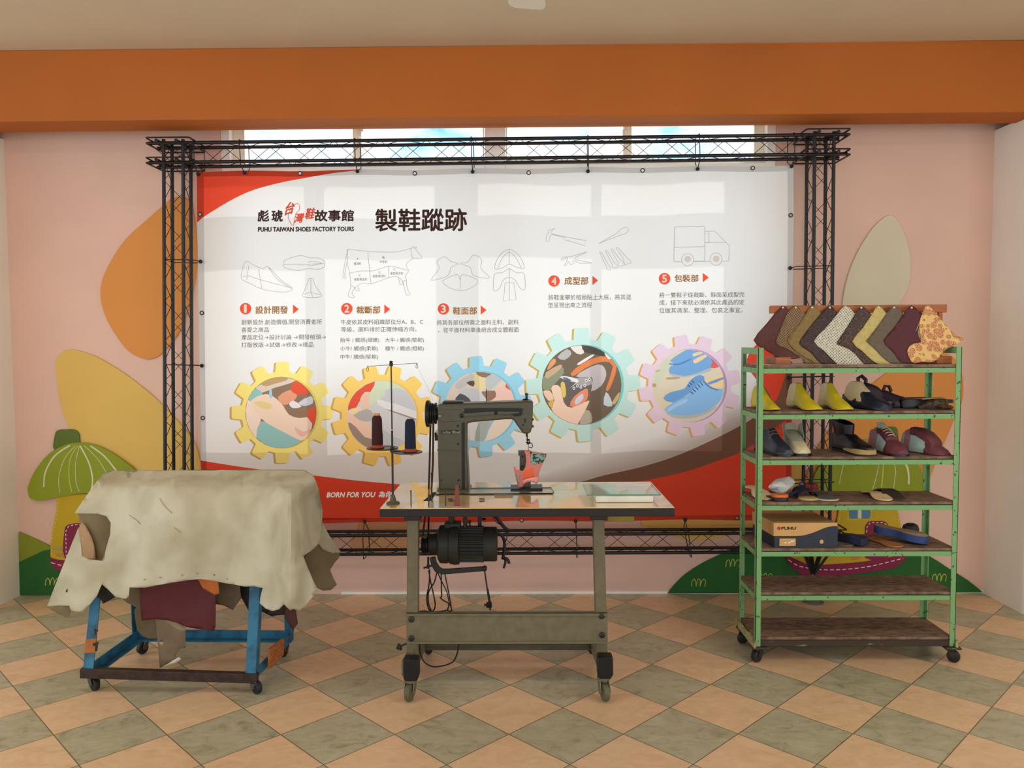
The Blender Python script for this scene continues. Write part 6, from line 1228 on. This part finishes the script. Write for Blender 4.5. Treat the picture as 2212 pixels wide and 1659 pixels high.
# mint and burgundy upper without a sole
pp = at(1955, 986, 3.66); o = thing('shoe_upper', 'mint and burgundy shoe upper without sole', 'shoe upper', (pp.x, 3.67, Z3)); fr = Fr((pp.x+.03, 3.745, Z3), -1.05)
loft(fr, [(0, .022, 0, .05, .016), (.012, .034, 0, .085, .022), (.03, .038, 0, .098, .024)]).build('back_part', m_mint, o)
loft(fr, [(.027, .0385, 0, .099, .024), (.05, .041, 0, .104, .026), (.062, .042, 0, .106, .026)]).build('quarter', m_pnk, o)
loft(fr, [(.06, .042, 0, .107, .026), (.10, .046, 0, .102, .03), (.14, .05, 0, .08, .034)]).build('vamp', m_mint, o)
loft(fr, [(.137, .052, 0, .06, .04), (.17, .054, 0, .036, .04), (.20, .046, 0, .02, .034), (.215, .03, 0, .01, .02)]).build('toe_part', m_bur, o)
m = MB(); m.rings([[fr(a, q*w_-.004, z+(0 if abs(q) > .8 else .004)) for q in (-1, -.4, .4, 1)]+[fr(a, q*w_-.004, z-.03) for q in (1, -1)] for a, z, w_ in ((.055, .110, .03), (.09, .109, .038), (.13, .092, .042), (.16, .064, .042), (.17, .05, .04))]); m.build('eyestay', m_bur, o, bevel=.001)

# ---------------------------------------------------------------- flat soles and small things on the fourth and fifth shelf
def insole(name, label, cat, p0, p1, wh, wt, th, mat, arch=0.0, parent=None, mat2=None, skew=.12):
    p0, p1 = Vector(p0), Vector(p1); d = p1-p0; Ln = d.length; d /= Ln; n_ = Vector((-d.y, d.x, 0)).normalized()
    prof = [(0, 0, 0), (.02, .55, 0), (.08, .92, 0), (.2, 1, .02), (.42, .82, .08), (.6, 1.0*wt/wh, .06), (.75, 1.12*wt/wh, .02), (.88, .98*wt/wh, 0), (.96, .6*wt/wh, 0), (1, 0, 0)]
    prof = [tuple(v) for v in smooth([Vector(q) for q in prof], 3, False)]
    def P(t_, s_, u): return p0+d*(t_*Ln)+n_*(s_*wh)+Vector((0, 0, arch*math.sin(PI*min(1, max(0, t_*1.15)))**2+u))
    top = [P(t_, max(0, w_)+k_*skew, th) for t_, w_, k_ in prof]+[P(t_, -max(0, w_)+k_*skew, th) for t_, w_, k_ in reversed(prof[1:-1])]
    bot = [v-Vector((0, 0, th)) for v in top]
    n_t = len(prof); mb = MB(); mb.v = top+bot; N_ = len(top)
    def idx(i): return i, (N_-i) % N_
    mb.f = []
    for i in range(n_t-1):
        a, b1 = idx(i); c, d1 = idx(i+1)
        for o_, rev in ((0, False), (N_, True)):
            q = [a+o_, c+o_, d1+o_, b1+o_]; q = list(dict.fromkeys(q)); mb.f.append(q[::-1] if rev else q)
    for i in range(N_): j = (i+1) % N_; mb.f.append([i, j, N_+j, N_+i])
    mb.mi = [0]*len(mb.f)
    o = mb.build(name, mat, parent, bevel=min(.002, th*.2))
    if label: tag(o, label, cat)
    return o
Z4 = SZ[3]; e3 = Vector
def on(x, y, z, Y=None):
    p = atz(x, y, z) if Y is None else at(x, y, Y); return Vector((p.x, p.y, z))
m_ins = M('pale_insole_board', (222, 194, 154), .6, var=.05); m_navf = M('navy_fabric', (36, 34, 56), .8, var=.15)
pq = on(1622, 0, Z4, 3.78); insole('insole', 'pale curved insole behind the rack post', 'insole', (at(1618, 1058, 3.79).x, 3.79, Z4+.026), (at(1657, 1080, 3.575).x, 3.575, Z4+.002), .030, .040, .005, m_ins, .012)
wp = crumple('paper_wrap', None, None, (1684, 1068), 3.7, Z4+.016, .058, M('white_wrap', (226, 222, 212), .5, var=.04, spec=.5), 21, (1.05, .8, .66), .2, 7, sub=3); tag(wp, 'crumpled white wrapping on the fourth shelf', 'wrapping')
bm2 = wp.modifiers.new('creases', 'DISPLACE'); tx = bpy.data.textures.new('creases', 'VORONOI'); tx.noise_scale = .035; tx.distance_metric = 'DISTANCE'; bm2.texture = tx; bm2.strength = .018; bm2.mid_level = .5; wp.data.shade_flat()
insole('flat_sole', 'dark brown flat sole under the white wrapping', 'sole', on(1690, 0, Z4, 3.76), on(1681, 0, Z4, 3.58), .028, .03, .014, M('dark_brown_sole', (60, 44, 40), .6), 0)
o = thing('heel_piece', 'orange topped dark heel piece before the white wrapping', 'heel', on(1697, 0, Z4, 3.58)); c = on(1697, 0, Z4, 3.575)
def pad(c, rx, ry, z0, z1, nm, mt, par, p_=3.0):
    R = [[c+Vector((rx*math.copysign(abs(math.cos(a))**(2/p_), math.cos(a)), ry*math.copysign(abs(math.sin(a))**(2/p_), math.sin(a)), z)) for a in [2*PI*k/28 for k in range(28)]] for z in (z0, z1)]
    return MB().rings(R).build(nm, mt, par, bevel=.002)
pad(c, .036, .028, .0002, .017, 'base', m_blkl, o); pad(c, .037, .029, .017, .030, 'top_lift', M('orange_lift', (226, 116, 48), .5, rgb2=(200, 90, 30), scale=14, stretch=(1, 1, 8)), o)
o = thing('sandal', 'navy strapped sandal on the fourth shelf', 'sandal', on(1750, 0, Z4, 3.64)); insole('footbed', None, None, on(1738, 0, Z4, 3.74), on(1768, 0, Z4, 3.565), .030, .042, .008, M('tan_footbed', (206, 176, 116), .6), 0, o)
for k, (a, r_) in enumerate(((.28, .036), (.62, .046))):
    c = on(1738, 0, Z4, 3.74).lerp(on(1768, 0, Z4, 3.565), a); m = MB(); R = []
    for j in range(11):
        q = PI*j/10; R.append([c+Vector((-r_*math.cos(q)*1.1, dy-.25*r_*math.cos(q), .004+.030*math.sin(q)+dz)) for dy, dz in ((-.028, 0), (.028, .004), (.028, .008), (-.028, .004))])
    m.rings(R); m.build('strap', m_navf, o, bevel=.001)
m = MB(); m.tube([on(1718, 0, Z4+.012, 3.62), on(1726, 0, Z4+.022, 3.62), on(1738, 0, Z4+.030, 3.64)], .008, 8); m.build('heel_strap', m_navf, o)
m = MB(); m.sphere(on(1745, 0, Z4+.045, 3.74), .012, 10); m.build('buckle', M('dull_buckle', (96, 100, 110), .4, .5), o)
o = thing('insole', 'dark grey insole with cream edge beside the sandal', 'insole', on(1797, 0, Z4, 3.66))
insole('edge', None, None, on(1785, 0, Z4, 3.76), on(1808, 0, Z4, 3.555), .037, .047, .006, MATS['cream_insole'] if 'cream_insole' in MATS else M('cream_insole', (218, 190, 142), .6), 0, o)
insole('felt_top', None, None, on(1785, 0, Z4+.0062, 3.762), on(1808, 0, Z4+.0062, 3.560), .0355, .0455, .003, M('grey_felt', (92, 88, 84), .85, var=.12, scale=60), 0, o)
rb = MB(); cb = on(1768, 0, Z4+.032, 3.735)
for s_ in (-1, 1): rb.rings([[cb+Vector((s_*d, q*.006, z)) for q, z in ((-1, -h), (1, -h), (1, h), (-1, h))] for d, h in ((.0, .006), (.012, .014), (.024, .016), (.03, .010))])
rb.sphere(cb, .009, 10); rb.cyl(cb-Vector((0, 0, .031)), cb, .006); tag(rb.build('ribbon_bow', M('dark_red_ribbon', (130, 24, 30), .6), bevel=.001), 'dark red bow behind the navy sandal', 'bow')
insole('insole', 'flat cream insole board beside the black arched one', 'insole', (at(1868, 1062, 3.76).x, 3.76, Z4+.004), (at(1918, 1084, 3.545).x, 3.545, Z4+.002), .028, .036, .006, M('cream_insole', (218, 190, 142), .6), .012)
insole('insole', 'black arched insole beside the cream one', 'insole', (at(1896, 1056, 3.77).x, 3.77, Z4+.004), (at(1942, 1078, 3.57).x, 3.57, Z4), .034, .040, .006, M('black_insole', (52, 46, 38), .6), .024)

Z5 = SZ[4]
xa, xb = at(1671.5, 1189, 3.542).x, at(1809.5, 1189, 3.542).x; BW = xb-xa; BD = .25; BH = .112
box = thing('shoe_box', 'kraft and navy shoebox on the rack fifth shelf', 'shoe box', ((xa+xb)/2, 3.66, Z5))
byaw = .03
def bx(u, v_, z): return Vector((xa+u*math.cos(byaw)*1 - v_*math.sin(byaw)*(-1)*0 - v_*.10, 3.544+v_+u*math.sin(byaw)*0, Z5+z))
m_kraft = M('kraft_card', (206, 160, 100), .7, var=.04, scale=8); m_navy = M('navy_card', (40, 46, 60), .55, var=.08)
def slabbox(u0, u1, v0, v1, z0, z1, nm, mt, bev=.0015):
    f = [bx(u, v0, z) for u, z in ((u0, z0), (u1, z0), (u1, z1), (u0, z1))]; k = [bx(u, v1, z) for u, z in ((u0, z0), (u1, z0), (u1, z1), (u0, z1))]
    return MB().prism(f, k).build(nm, mt, box, bevel=bev)
slabbox(.002, BW-.002, .003, BD-.003, .0002, .085, 'base', m_navy); slabbox(0, BW, .002, BD, .052, BH, 'lid', m_kraft)
wave = [(0, .052), (.20*BW, .052), (.42*BW, .054), (.55*BW, .062), (.67*BW, .074), (.8*BW, .090), (.9*BW, .0965), (BW, .0975)]
wave = [tuple(q) for q in smooth(wave, 4, False)]
P = [(BW, .0003), (0.004, .0003), (.004, .052)]+wave[1:]
fpz = MB(); fpz.prism([bx(u, .0, z) for u, z in P], [bx(u, .0019, z) for u, z in P]); fpz.build('navy_front', m_navy, box)
def bpx(px_, py_, lift=.0006):
    u = (px_-1671.5)/(1809.5-1671.5)*BW; z = BH-(py_-1134)/(1189-1134)*BH; return bx(u, -lift+.002 if False else -lift, z)
text('PUHU', 1688.5, 1719, 1142.3, 1148.6, M('box_lettering', (52, 36, 30), .6), 'box_lettering', .05, 0, 0, place=lambda x, y: bpx(x, y, -.0012), parent=box)
m = MB(); m.cyl(bpx(1683, 1145.5, -.0025), bpx(1683, 1145.5, -.0012), .0085, n=20); m.build('logo_dot', M('logo_red', (176, 62, 44), .6), box)
Q = [(1684, 1168), (1719, 1168), (1719, 1184.5), (1684, 1184.5)]; m = MB(); m.prism([bpx(*q, .0006) for q in Q], [bpx(*q, -.001) for q in Q]); m.build('sticker', m_kraft, box)
for q in ((1695, 1176.5, 3.5, 2.5), (1703, 1176.5, 4.5, 2.5), (1708, 1173, 8, 2.8)):
    P = [(q[0], q[1]), (q[0]+q[2], q[1]-.6), (q[0]+q[2], q[1]+q[3]-.6), (q[0], q[1]+q[3])]; m = MB(); m.prism([bpx(*v, .0012) for v in P], [bpx(*v, .0004) for v in P]); m.build('sticker_mark', M('white_mark', (236, 234, 226), .6), box)
m = MB(); m.cyl(bpx(1775, 1175.5, .0008), bpx(1775, 1175.5, -.001), .0092, n=20); m.build('finger_hole', m_kraft, box)
insole('flat_sole', 'greyish brown flat sole between shoebox and foam block', 'sole', on(1812, 0, Z5, 3.76), on(1850, 0, Z5, 3.56), .032, .040, .006, M('grey_brown_board', (112, 96, 76), .7, var=.1), 0)
w0 = on(1834, 0, Z5+.0065, 3.66); w1 = on(1877, 0, Z5+.0065, 3.58); wd = MB()
dd = (w1-w0).normalized(); nn2 = Vector((-dd.y, dd.x, 0))
wd.rings([[w0+dd*a+nn2*q*.028+Vector((0, 0, z)) for q, z in ((-1, 0), (1, 0), (1, h), (-1, h))] for a, h in ((0, .030), (.05, .036), (.10, .036), (.125, .030))])
tag(wd.build('sole_block', M('dark_navy_foam', (32, 32, 48), .7, rgb2=(34, 52, 110), lo=.5, hi=.7, scale=9), bevel=.003), 'dark navy foam block between shoebox and blue platform sole', 'foam block')
insole('insole', 'orange brown insole under the blue platform sole', 'insole', (at(1880, 1158, 3.7).x, 3.7, Z5+.004), (at(1946, 1186, 3.54).x, 3.54, Z5+.001), .030, .036, .006, M('orange_brown_insole', (170, 108, 62), .7, var=.1), 0)
o = thing('platform_sole', 'big blue rimmed platform sole with tan top', 'sole', on(1950, 0, Z5, 3.62)); q0 = Vector((at(1887, 1150, 3.72).x, 3.72, Z5+.032)); q1 = Vector((at(2006, 1170, 3.595).x, 3.595, Z5+.006))
insole('rim', None, None, q0, q1, .034, .044, .034, M('blue_rim', (44, 62, 112), .6, var=.15), 0, o, skew=.1); insole('top_face', None, None, q0+Vector((.002, 0, .0342)), q1+Vector((-.002, 0, .0342)), .032, .042, .0008, M('tan_top', (176, 150, 112), .75, var=.06), 0, o, skew=.1)
c = on(1991, 0, Z5, 3.735); R = [[c+Vector((r_*math.cos(2*PI*k/20)*1.1, r_*.7*math.sin(2*PI*k/20), z)) for k in range(20)] for z, r_ in ((.0002, .034), (.04, .036), (.058, .030), (.066, .016))]
tag(MB().rings(R).build('heel_cup', M('dark_heel_cup', (28, 28, 40), .45), bevel=.002), 'dark rounded heel cup behind the blue platform sole', 'heel cup')
